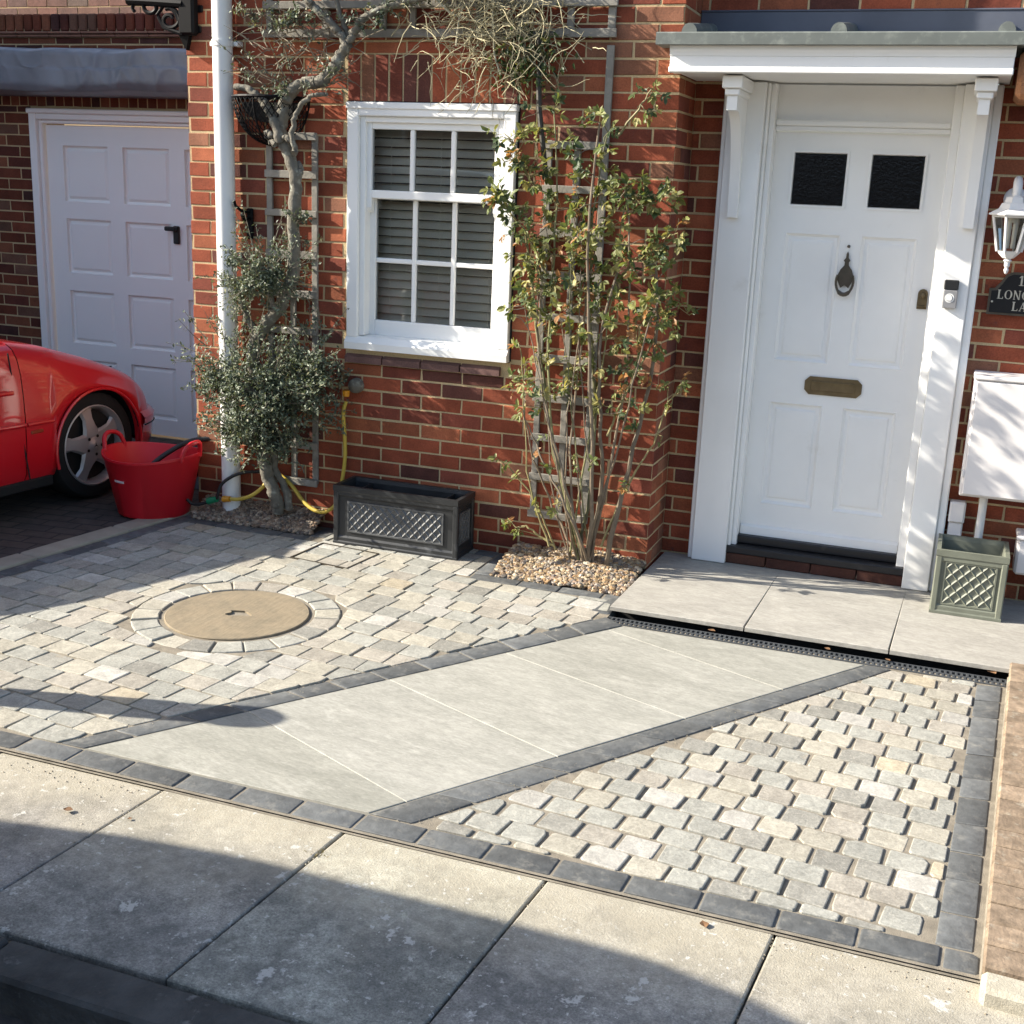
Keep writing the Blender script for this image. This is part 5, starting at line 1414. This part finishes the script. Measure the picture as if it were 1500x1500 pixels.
m = MB(); m.add([(f0.x, -2.812, -.02), (6, -2.812, -.02), (6, .33, -.02), (f1.x+.1, .33, -.02), (f1.x, f1.y, -.02)], [(0, 1, 2, 3, 4)]); structure(m.build('forecourt', M['blocks']), 'block paving beyond the low wall')

# ------------------------------------------------------------------ the red car; unseen open top and short tail shaped for its shadow
car = thing('parked_car', (-4.5, -.08, 0), 'red car parked nose to the garage, unseen open rear shaped for its shadow', 'car')
w0 = Vector((-4.5, -.08, 0)); hdv = Vector((.105, .9945, 0)); nrv = Vector((.9945, -.105, 0))
CW = .86
def C(u, w, z): return w0 + hdv*u - nrv*w + Vector((0, 0, z))
def interp(x, tab):
    for (a, b), (c, d) in zip(tab, tab[1:]):
        if x <= c: t = (x-a)/(c-a); return b+(d-b)*max(0, t)
    return tab[-1][1]
TOP = [(-2.40, .50), (-2.32, .62), (-2.10, .73), (-1.8, .79), (-1.5, .84), (-1.2, .895), (-.9, .945), (-.53, .945), (-.257, .892), (.034, .803), (.20, .742), (.30, .703), (.404, .645), (.487, .570), (.54, .500), (.60, .430), (.70, .36), (.80, .30)]
INS = [(-2.40, .34), (-2.32, .16), (-2.15, .05), (-1.9, .01), (-1.6, .0), (.22, .0), (.34, .018), (.44, .055), (.54, .13), (.62, .24), (.70, .42), (.76, .60), (.80, .86)]
AR = .325
def zbot(u):
    z = .205 if u < .33 else .215
    for c in (0.0, -1.86):
        if abs(u-c) < AR: z = max(z, .315+math.sqrt(max(0, AR*AR-(u-c)**2)))
    return z
us = sorted(set([-2.40, -2.36, -2.32, -2.25] + [-1.86+AR*math.sin(R_(a)) for a in range(-90, 91, 9)] + [-1.4, -1.3, -1.2, -1.1, -1.0, -.9, -.8, -.7, -.6, -.5305, -.49, -.45, -.41, -.37] + [AR*math.sin(R_(a)) for a in range(-90, 91, 6)] + [.36, .40, .44, .48, .52, .56, .60, .64, .68, .72, .76, .80]))
FZ = [0, .06, .25, .45, .62, .78, .88, .95, .985, 1.0, 1.012, 1.02, 1.025]
def section(u):
    ins = interp(u, INS); zb_, zt_ = zbot(u), interp(u, TOP); out = []
    WO = [.035, .012, .0, -.004, .0, .012, .030, .062, .105, .16, .30, .5, 1e3]
    z7 = max(.205 + (zt_-.205)*.78, zb_+.012)
    for f, wo in zip(FZ, WO):
        z = zb_ + (z7-zb_)*f/.78 if f <= .78 else z7 + (zt_-z7)*(f-.78)/.22
        out.append((min(ins+wo, CW), z))
    return out
def loft(us_, m, mirror=True, lo=0):
    rows = []
    for u in us_:
        s = section(u); half = [(w, z) for w, z in s]
        full = half + ([(2*CW-w, z) for w, z in half[::-1][1:]] if mirror else [])
        rows.append([C(u, w, z) for w, z in full])
    n = len(rows[0]); vs = [p for r in rows for p in r]
    m.add(vs, [(i*n+j, (i+1)*n+j, (i+1)*n+j+1, i*n+j+1) for i in range(len(rows)-1) for j in range(n-1)])
SEAM = -.5305
m = MB(); loft([u for u in us if u >= SEAM], m); m.build('body', M['carred'], car, smooth='all')
m = MB(); loft([u for u in us if u < SEAM-.001 and u >= -1.4] + [SEAM-.006], m, False)
db_ = m.build('door', M['carred'], car, smooth='all')
m = MB(); m.tube([C(-.62, -.02, .70), C(-.75, -.03, .705), C(-.85, -.02, .70)], .012, 8); m.build('handle', M['carred'], db_)
m = MB(); loft([u for u in us if u <= -1.4], m); m.build('rear_body', M['carred'], car, smooth='all')
m = MB()                                                         # far door, floor, cockpit
q = [section(u) for u in (-1.4, -1.0, SEAM)]
for (ua, sa_), (ub, sb_) in zip(zip((-1.4, -1.0), q), zip((-1.0, SEAM), q[1:])):
    for j in range(9): m.quad(C(ua, 2*CW-sa_[j][0], sa_[j][1]), C(ub, 2*CW-sb_[j][0], sb_[j][1]), C(ub, 2*CW-sb_[j+1][0], sb_[j+1][1]), C(ua, 2*CW-sa_[j+1][0], sa_[j+1][1]))
m.build('far_door', M['carred'], car, smooth='all')
m = MB()
def ubox(m, u0, u1, wa, wb, za, zb_, c=.01): 
    Mx = Matrix(((hdv.x, -nrv.x, 0, w0.x), (hdv.y, -nrv.y, 0, w0.y), (0, 0, 1, 0), (0, 0, 0, 1))); m.box(u0, u1, wa, wb, za, zb_, c, M=Mx)
ubox(m, -2.2, .42, .16, 2*CW-.16, .17, .52); ubox(m, -1.42, -.50, .05, .09, .22, .78); ubox(m, -1.42, -.50, 2*CW-.09, 2*CW-.05, .22, .78); ubox(m, -.56, -.50, .05, 2*CW-.05, .5, .88); ubox(m, -1.42, -1.38, .05, 2*CW-.05, .5, .80)
for s0 in (.16, .95):
    ubox(m, -1.22, -.82, s0, s0+.56, .46, .58, .05); ubox(m, -1.36, -1.20, s0, s0+.56, .50, .86, .05)
m.build('cockpit', M['cardark'], car)
for c in (0.0, -1.86):
    for wa in (.0, 2*CW-.30):
        m = MB(); vs = []; n = 24
        for a in range(n+1):
            t = math.pi*a/n
            for w in (wa+.012, wa+.29): vs.append(C(c+(AR+.004)*math.cos(t), w, .315+(AR+.004)*math.sin(t)))
        m.add(vs, [(2*a, 2*a+1, 2*a+3, 2*a+2) for a in range(n)])
        wi = wa+.285 if wa < .5 else wa+.02
        m.add([C(c-.40, wi, .12), C(c+.40, wi, .12), C(c+.40, wi, .70), C(c-.40, wi, .70)], [(0, 1, 2, 3)])
        m.build('wheel_well', M['cardark'], car)
m = MB(); m.tube([C(AR*1.003*math.cos(R_(a)), .004, .315+AR*1.003*math.sin(R_(a))) for a in range(-14, 195, 8)], .009, 8); m.build('arch_lip', M['carred'], car, smooth=60)
# bumper: swept round the nose
m = MB(); path = [(u, interp(u, INS)) for u in (.335, .38, .42, .46, .50, .54, .58, .62, .66, .70, .74, .77, .79, .80)]
prof = [(.030, .205), (.004, .235), (-.012, .30), (-.016, .36), (-.016, .385), (-.028, .392), (-.030, .428), (-.020, .438), (-.014, .448), (.012, .470)]
rows = []
for i, (u, w) in enumerate(path):
    a, b = path[max(i-1, 0)], path[min(i+1, len(path)-1)]; tx, tw_ = b[0]-a[0], b[1]-a[1]; L = math.hypot(tx, tw_); nu, nw = tw_/L, -tx/L      # outward: forward and to the side
    rows.append([C(u - nu*d, w - nw*d, z) for d, z in prof])
n = len(prof); vs = [p for r in rows for p in r]
m.add(vs, [(i*n+j, (i+1)*n+j, (i+1)*n+j+1, i*n+j+1) for i in range(len(rows)-1) for j in range(n-1)])
mir = [p + (-nrv)*(2*(CW - ((w0-p).dot(nrv)))) for p in vs]
m.add(mir, [(i*n+j, (i+1)*n+j, (i+1)*n+j+1, i*n+j+1) for i in range(len(rows)-1) for j in range(n-1)])
bmp = m.build('bumper', M['carred'], car, smooth=45)
m = MB(); q = []
for u in (.345, .40, .46, .52, .58, .64): 
    w = interp(u, INS); q.append((u, w))
m.tube([C(u+.012*(u-.3)*4, w-.028, .383) for u, w in q], .004, 6); m.build('trim', M['cardark'], bmp)
m = MB(); m.tube([C(-.525, -.006, .515), C(-.42, -.006, .515), C(-.345, -.002, .512)], .012, 8); m.tube([C(-1.38, -.006, .53), C(-1.0, -.008, .525), C(-.54, -.006, .518)], .012, 8); m.build('rubbing_strip', M['carred'], car, smooth=60)
m = MB(); ubox(m, -.50, -.42, -.010, .004, .462, .480, .003); m.build('side_repeater', M['lens'], car)
m = MB(); m.tube([C(-.528, -.004, .22), C(-.60, .02, .90)], .004, 6); ubox(m, -1.52, -.34, .02, .05, .15, .21, .01); m.build('sill', M['cardark'], car)
m = MB(); rows = []
for u in (-.530, -.62, -.72, -.82):
    s_ = section(u)[8:]; rows.append([C(u, w, z) for w, z in s_] + [C(u, 2*CW-w, z) for w, z in s_[::-1][1:]])
n = len(rows[0]); m.add([p for r in rows for p in r], [(i*n+j, (i+1)*n+j, (i+1)*n+j+1, i*n+j+1) for i in range(3) for j in range(n-1)])
m.build('cowl', M['carred'], car, smooth='all')
m = MB(); m.add([C(-.80, .16, .98), C(-.80, 2*CW-.16, .98), C(-1.05, 2*CW-.24, 1.06), C(-1.05, .24, 1.06)], [(0, 1, 2, 3)]); m.build('windscreen', M['carglass'], car)
for c in (0.0, -1.86):
    for sd_ in (0, 1):
        wh = bpy.data.objects.new('wheel', None); COL.objects.link(wh); wh.parent = car; wh.location = (0, 0, 0); ORG[wh.name] = ORG[car.name]
        axw = nrv if sd_ == 0 else -nrv; cw = C(c, .045 if sd_ == 0 else 2*CW-.045, .312); A3 = (hdv, uz, axw)
        m = MB(); m.lathe([(.225, -.20), (.29, -.195), (.308, -.17), (.312, -.10), (.310, -.03), (.296, -.004), (.262, .006), (.236, .002), (.228, -.012)], cw, 44, ax=A3); m.build('tyre', M['tyre'], wh, smooth=35)
        m = MB(); m.lathe([(.230, -.010), (.233, .001), (.226, .004), (.218, -.004), (.208, -.035), (.200, -.10)], cw, 44, ax=A3)
        for k in range(5):
            a = R_(90+72*k+10); d = hdv*math.cos(a)+uz*math.sin(a); s = hdv*-math.sin(a)+uz*math.cos(a)
            top = [(.02, .062, -.006), (.070, .062, -.006), (.105, .048, -.009), (.155, .036, -.014), (.195, .046, -.022), (.222, .066, -.024)]
            vs = []
            for r, hw, h in top:
                for sg_, dh in ((-1, -.014), (-.72, 0), (.72, 0), (1, -.014)): vs.append(cw + d*r + s*hw*sg_ + axw*(h+dh))
            m.add(vs, [(i*4+j, i*4+j+1, (i+1)*4+j+1, (i+1)*4+j) for i in range(len(top)-1) for j in range(3)])
        m.lathe([(0, .004), (.026, .003), (.034, -.003), (.05, -.006)], cw, 24, ax=A3)
        rim_ = m.build('rim', M['alloy'], wh, smooth=35)
        m = MB()
        for k in range(5):
            a = R_(126+72*k+10); m.lathe([(0, -.003), (.009, -.003), (.009, -.008)], cw + (hdv*math.cos(a)+uz*math.sin(a))*.055, 8, ax=A3)
        m.lathe([(0, -.05), (.20, -.05), (.20, -.06)], cw, 32, ax=A3)
        for k in range(3):
            a = R_(90+120*k); d = hdv*math.cos(a)+uz*math.sin(a); s = hdv*-math.sin(a)+uz*math.cos(a)
            m.add([cw+axw*.0055+s*.004, cw+axw*.0055-s*.004, cw+axw*.0045+d*.023], [(0, 1, 2)])
        m.build('brake_disc', M['cardark'], wh)

# ------------------------------------------------------------------ beyond the left and bottom edges: unseen things added to shade the scene
nb = thing('shade_house', (-10, 2, 0), 'unseen pale house end added to shade the garage recess', 'house')  # unseen house added to keep the garage recess in shade
M['render'] = simple('bounce_render', (.72, .70, .66), .9, .06, 4, 90, .3, .003, .2)  # pale colour picked to bounce light onto the garage door
m = MB(); m.box(-13.5, -7.25, -.62, 1.495, 0, 5.0); m.build('wall', M['render'], nb)
m = MB(); m.prism([(-13.7, -.66, 5.0), (-13.7, 1.7, 5.0), (-13.7, .5, 5.5)], (6.4, 0, 0)); m.build('roof', M['roof'], nb)
hg = MB(); r5 = random.Random(3)
sil = [(-3.2, .5), (-3.0, .95), (-2.75, 1.38), (-2.5, 1.72), (-2.3, 1.92), (-2.05, 2.05), (-1.59, 2.14), (-1.31, 2.15), (-1.0, 2.10), (-.86, 2.0), (-.66, 1.97)]  # added out of view; outline shaped to cast the shade edge on the setts
vs = []
for y, z in sil:
    for X in (-7.6, -7.08): vs.append((X, y, 0)); vs.append((X, y, z-.03))
n = len(sil)
fs = []
for i in range(n-1):
    a, b = i*4, (i+1)*4
    fs += [(a, a+1, b+1, b), (a+2, b+2, b+3, a+3), (a+1, a+3, b+3, b+1)]
fs += [(0, 2, 3, 1), ((n-1)*4, (n-1)*4+1, (n-1)*4+3, (n-1)*4+2)]
hg.add(vs, fs, (.02, .035, .015))
for i in range(9000):
    y = r5.uniform(-3.2, -.66); zt_ = interp(y, sil); t = r5.random()
    if t < .3: p = Vector((r5.uniform(-7.6, -7.05), y, zt_-.03+r5.uniform(-.02, .03)))
    elif t < .9: p = Vector((-7.07+r5.uniform(-.03, .05), y, r5.uniform(0, zt_)))
    else: p = Vector((r5.uniform(-7.6, -7.05), -3.2+r5.uniform(-.04, .03), r5.uniform(0, .5)))
    v = r5.uniform(.6, 1.4); leaf(hg, p, rv(r5), rv(r5)+Vector((.5, 0, .6)), .05, .03, (.04*v, .07*v, .025*v), .3)
tag(hg.build('shade_hedge', M['leaf'], org=(-7.3, -2, 0), recalc=False), 'clipped dark green hedge added unseen to shade the drive and setts', 'shade_hedge')
bo = thing('shadow_bollard', (-3.93, -2.73, 0), 'unseen round topped dark post added to cast a long shadow', 'bollard')  # added out of view to cast the round-ended bar of shadow
m = MB(); bz = 1.07; m.lathe([(.095, 0), (.095, .04), (.075, .05), (.075, bz-.10), (.088, bz-.095), (.088, bz-.06), (.080, bz-.035), (.055, bz-.012), (0, bz)], (-3.93, -2.73, 0), 28); m.build('post', M['post'], bo, smooth=40)
m = MB(); m.lathe([(.0765, bz-.30), (.0768, bz-.2), (.0765, bz-.2)], (-3.93, -2.73, 0), 28); m.build('band', M['label'], bo)
sv = thing('shadow_car', (-4.6, -4.7, -.11), 'unseen silver hatchback added to shade the pavement', 'car')  # added out of view to shade the pavement
yk, yo = -3.93, -5.45
prof = [(-5.62, .25), (-5.68, .55), (-5.60, 1.0), (-5.44, 1.62), (-5.28, 1.86), (-5.05, 1.94), (-4.5, 1.955), (-4.05, 1.945), (-3.86, 1.93), (-3.42, 1.82), (-3.00, 1.68), (-2.80, 1.38), (-2.62, 1.08), (-2.25, .95), (-2.12, .55), (-2.15, .25)]  # roof line shaped to the edge of the pavement shade
cz = -.11
m = MB(); n = len(prof)
rows = []
for y, k in ((yk, 0), (yk-.0, 1), (yk-.08, 2), (yo+.08, 2), (yo, 1), (yo, 0)):
    ins = {0: .02, 1: .004, 2: .0}[k]
    rows.append([(x + (ins if x < -3.8 else -ins), y, z+cz+(.11 if z > 1.2 else 0) - (.012 if k < 2 and z > .3 else 0)) for x, z in prof])
vs = [p for r in rows for p in r]
m.add(vs, [(i*n+j, i*n+(j+1) % n, (i+1)*n+(j+1) % n, (i+1)*n+j) for i in range(len(rows)-1) for j in range(n)] + [tuple(range(n)), tuple(5*n+j for j in range(n))])
sb_ = m.build('body', M['carsilver'], sv)
bm_ = bmesh.new(); bm_.from_mesh(sb_.data); bmesh.ops.remove_doubles(bm_, verts=bm_.verts, dist=.001)
bmesh.ops.bevel(bm_, geom=[e for e in bm_.edges if len(e.link_faces) == 2 and e.calc_face_angle(0) > R_(14)], offset=.05, segments=4, profile=.6, affect='EDGES', clamp_overlap=True)
bm_.to_mesh(sb_.data); bm_.free(); sb_.data.polygons.foreach_set('use_smooth', [True]*len(sb_.data.polygons))
m = MB(); m.prism([(-3.86, yk-.16, 1.80), (-3.86, yo+.16, 1.80), (-3.06, yo+.12, 1.40), (-3.06, yk-.12, 1.40)], (.05, 0, .075)); m.build('windscreen', M['carglass'], sv)
for y in (yk-.22, yo+.22): m = MB(); m.box(-2.20, -2.06, y-.14, y+.14, .50, .66, .04); m.build('headlight', M['silverplastic'], sv)
m = MB(); m.box(-2.16, -2.04, yo+.05, yk-.05, .12, .32, .04); m.build('bumper', M['blackplastic'], sv)
for y in (yk+.10, yo-.10): m = MB(); m.box(-3.30, -3.14, y-.09, y+.09, 1.02, 1.16, .05); m.build('mirror', M['blackplastic'], sv)
for y, d in ((yk+.004, .006), (yo-.004, -.006)):
    for q in ([(-5.30, 1.15), (-5.18, 1.72), (-4.55, 1.80), (-4.55, 1.12)], [(-4.45, 1.12), (-4.45, 1.80), (-4.05, 1.76), (-3.62, 1.52), (-3.25, 1.15)]):
        m = MB(); m.prism([(x, y, z+cz+.05) for x, z in q], (0, d, 0)); m.build('side_window', M['carglass'], sv)
for cx in (-5.05, -2.62):
    for y, sg_ in ((yk-.02, 1), (yo+.02, -1)):
        m = MB(); m.lathe([(.20, -.18), (.29, -.17), (.30, -.02), (.27, .012), (.20, .014), (.18, .0), (.05, .004), (0, .004)], (cx, y, .20), 32, ax=(ux, uz, Vector((0, sg_, 0)))); m.build('wheel', M['tyre'], sv, smooth=35)

# ------------------------------------------------------------------ fallen leaves
M['deadleaf'] = simple('dead_leaf', (.16, .085, .04), .8, .2, 30, 0, 0)
r6 = random.Random(9)
def dead(p, s_, label, group):
    m = MB(); n = 5; a0_ = r6.uniform(0, 6.3); d = Vector((math.cos(a0_), math.sin(a0_), 0)); q = Vector((-d.y, d.x, 0)); vs = []
    for i in range(n+1):
        t = i/n; w = s_*.42*math.sin(math.pi*min(.98, t+.04))
        for k in (-1, 0, 1): vs.append(p + d*(s_*(t-.5)) + q*(w*k) + Vector((0, 0, .003 + .25*s_*(t-.5)**2 + (.30*w if k else 0) + r6.uniform(0, .002))))
    m.add(vs, [(3*i+k, 3*i+3+k, 3*i+4+k, 3*i+1+k) for i in range(n) for k in (0, 1)])
    tag(m.build('fallen_leaf', M['deadleaf'], org=tuple(p)), label, 'leaf', group)
for px, py, s_ in ((1042, 925, .035), (1212, 952, .030), (1452, 986, .045), (1300, 968, .025)):
    dead(G(px, py, .004), s_, 'dry brown leaf caught on the drain grating below the doorstep', 'dry leaves on the drain grating')
for px, py, s_ in ((100, 1188, .030), (1031, 1356, .030), (190, 1201, .015)):
    dead(G(px, py, -.008), s_, 'small dark leaf scrap lying on the sunlit pavement slabs', 'leaf scraps on the pavement')

# ------------------------------------------------------------------ grit and a weed
gm = MB(); r7 = random.Random(21)
def grain(x, y, z, s_, c):
    a = r7.uniform(0, 6.3); pts = []
    for k in range(5): t = a+k*1.257; pts.append(Vector((x+s_*math.cos(t)*r7.uniform(.7, 1.2), y+s_*math.sin(t)*r7.uniform(.6, 1.1), z)))
    gm.add(pts+[Vector((x, y, z+s_*r7.uniform(.5, .9)))], [(k, (k+1) % 5, 5) for k in range(5)], c)
for i in range(420):
    y = -2.835 - abs(r7.gauss(0, .05)) if r7.random() < .7 else r7.uniform(-3.55, -2.83); v = r7.uniform(.6, 1.3)
    grain(r7.uniform(-3.2, .3), y, -.0105, r7.uniform(.0012, .0042), (.30*v, .25*v, .18*v))
for k in range(7):                                              # crumbs along the slab joints
    for i in range(60):
        t = r7.random(); v = r7.uniform(.5, 1.2); grain(-.319-.6265*k + .068*t + r7.gauss(0, .008), -3.58+.76*t, -.011, r7.uniform(.0015, .0045), (.16*v, .14*v, .10*v))
for i in range(500):
    v = r7.uniform(.6, 1.2); t = r7.random(); p = lerp2(A_o0, A_o1, t) if r7.random() < .5 else lerp2(B_o0, B_o1, t)
    grain(p[0]+r7.gauss(0, .02), p[1]+r7.gauss(0, .02), .001, r7.uniform(.001, .003), (.30*v, .26*v, .19*v))
tag(gm.build('grit', M['pebble'], org=(-1.3, -2.9, 0), recalc=False), 'scattered sand grains and grit along the edging and slab joints', 'grit', kind='stuff')
wm = MB(); wp = G(463, 1252, -.01)
for i in range(22):
    d = Vector((r7.gauss(0, .7), r7.gauss(0, .7), r7.uniform(.25, 1))); v = r7.uniform(.7, 1.3)
    leaf(wm, wp+Vector((r7.gauss(0, .016), r7.gauss(0, .010), 0)), d, rv(r7), r7.uniform(.008, .022), .0026, (.21*v, .17*v, .065*v), .3)
tag(wm.build('weed', M['leaf'], org=tuple(wp), recalc=False), 'tiny dry weed growing in a pavement joint beside the edging', 'weed')

# ------------------------------------------------------------------ unseen terrace added across the street to darken reflections
op = thing('added_terrace', (-2, -28, -.1), 'unseen red brick terrace added across the road for reflections', 'house')
m = MB(); m.box(-24, 22, -34, -27.5, -.15, 4.6); m.build('wall', M['farbrick'], op)
m = MB(); m.prism([(-24.3, -27.2, 4.6), (-24.3, -34.3, 4.6), (-24.3, -30.7, 6.6)], (46.6, 0, 0)); m.build('roof', M['roof'], op)
for k in range(9):
    for z in (.8, 2.9):
        m = MB(); xx = -22+k*4.9; m.box(xx, xx+1.5, -27.52, -27.44, z, z+1.35, .01); f_ = m.build('window', M['white'], op)
        m = MB(); m.box(xx+.08, xx+1.42, -27.445, -27.43, z+.08, z+1.27); m.build('pane', M['carglass'], f_)
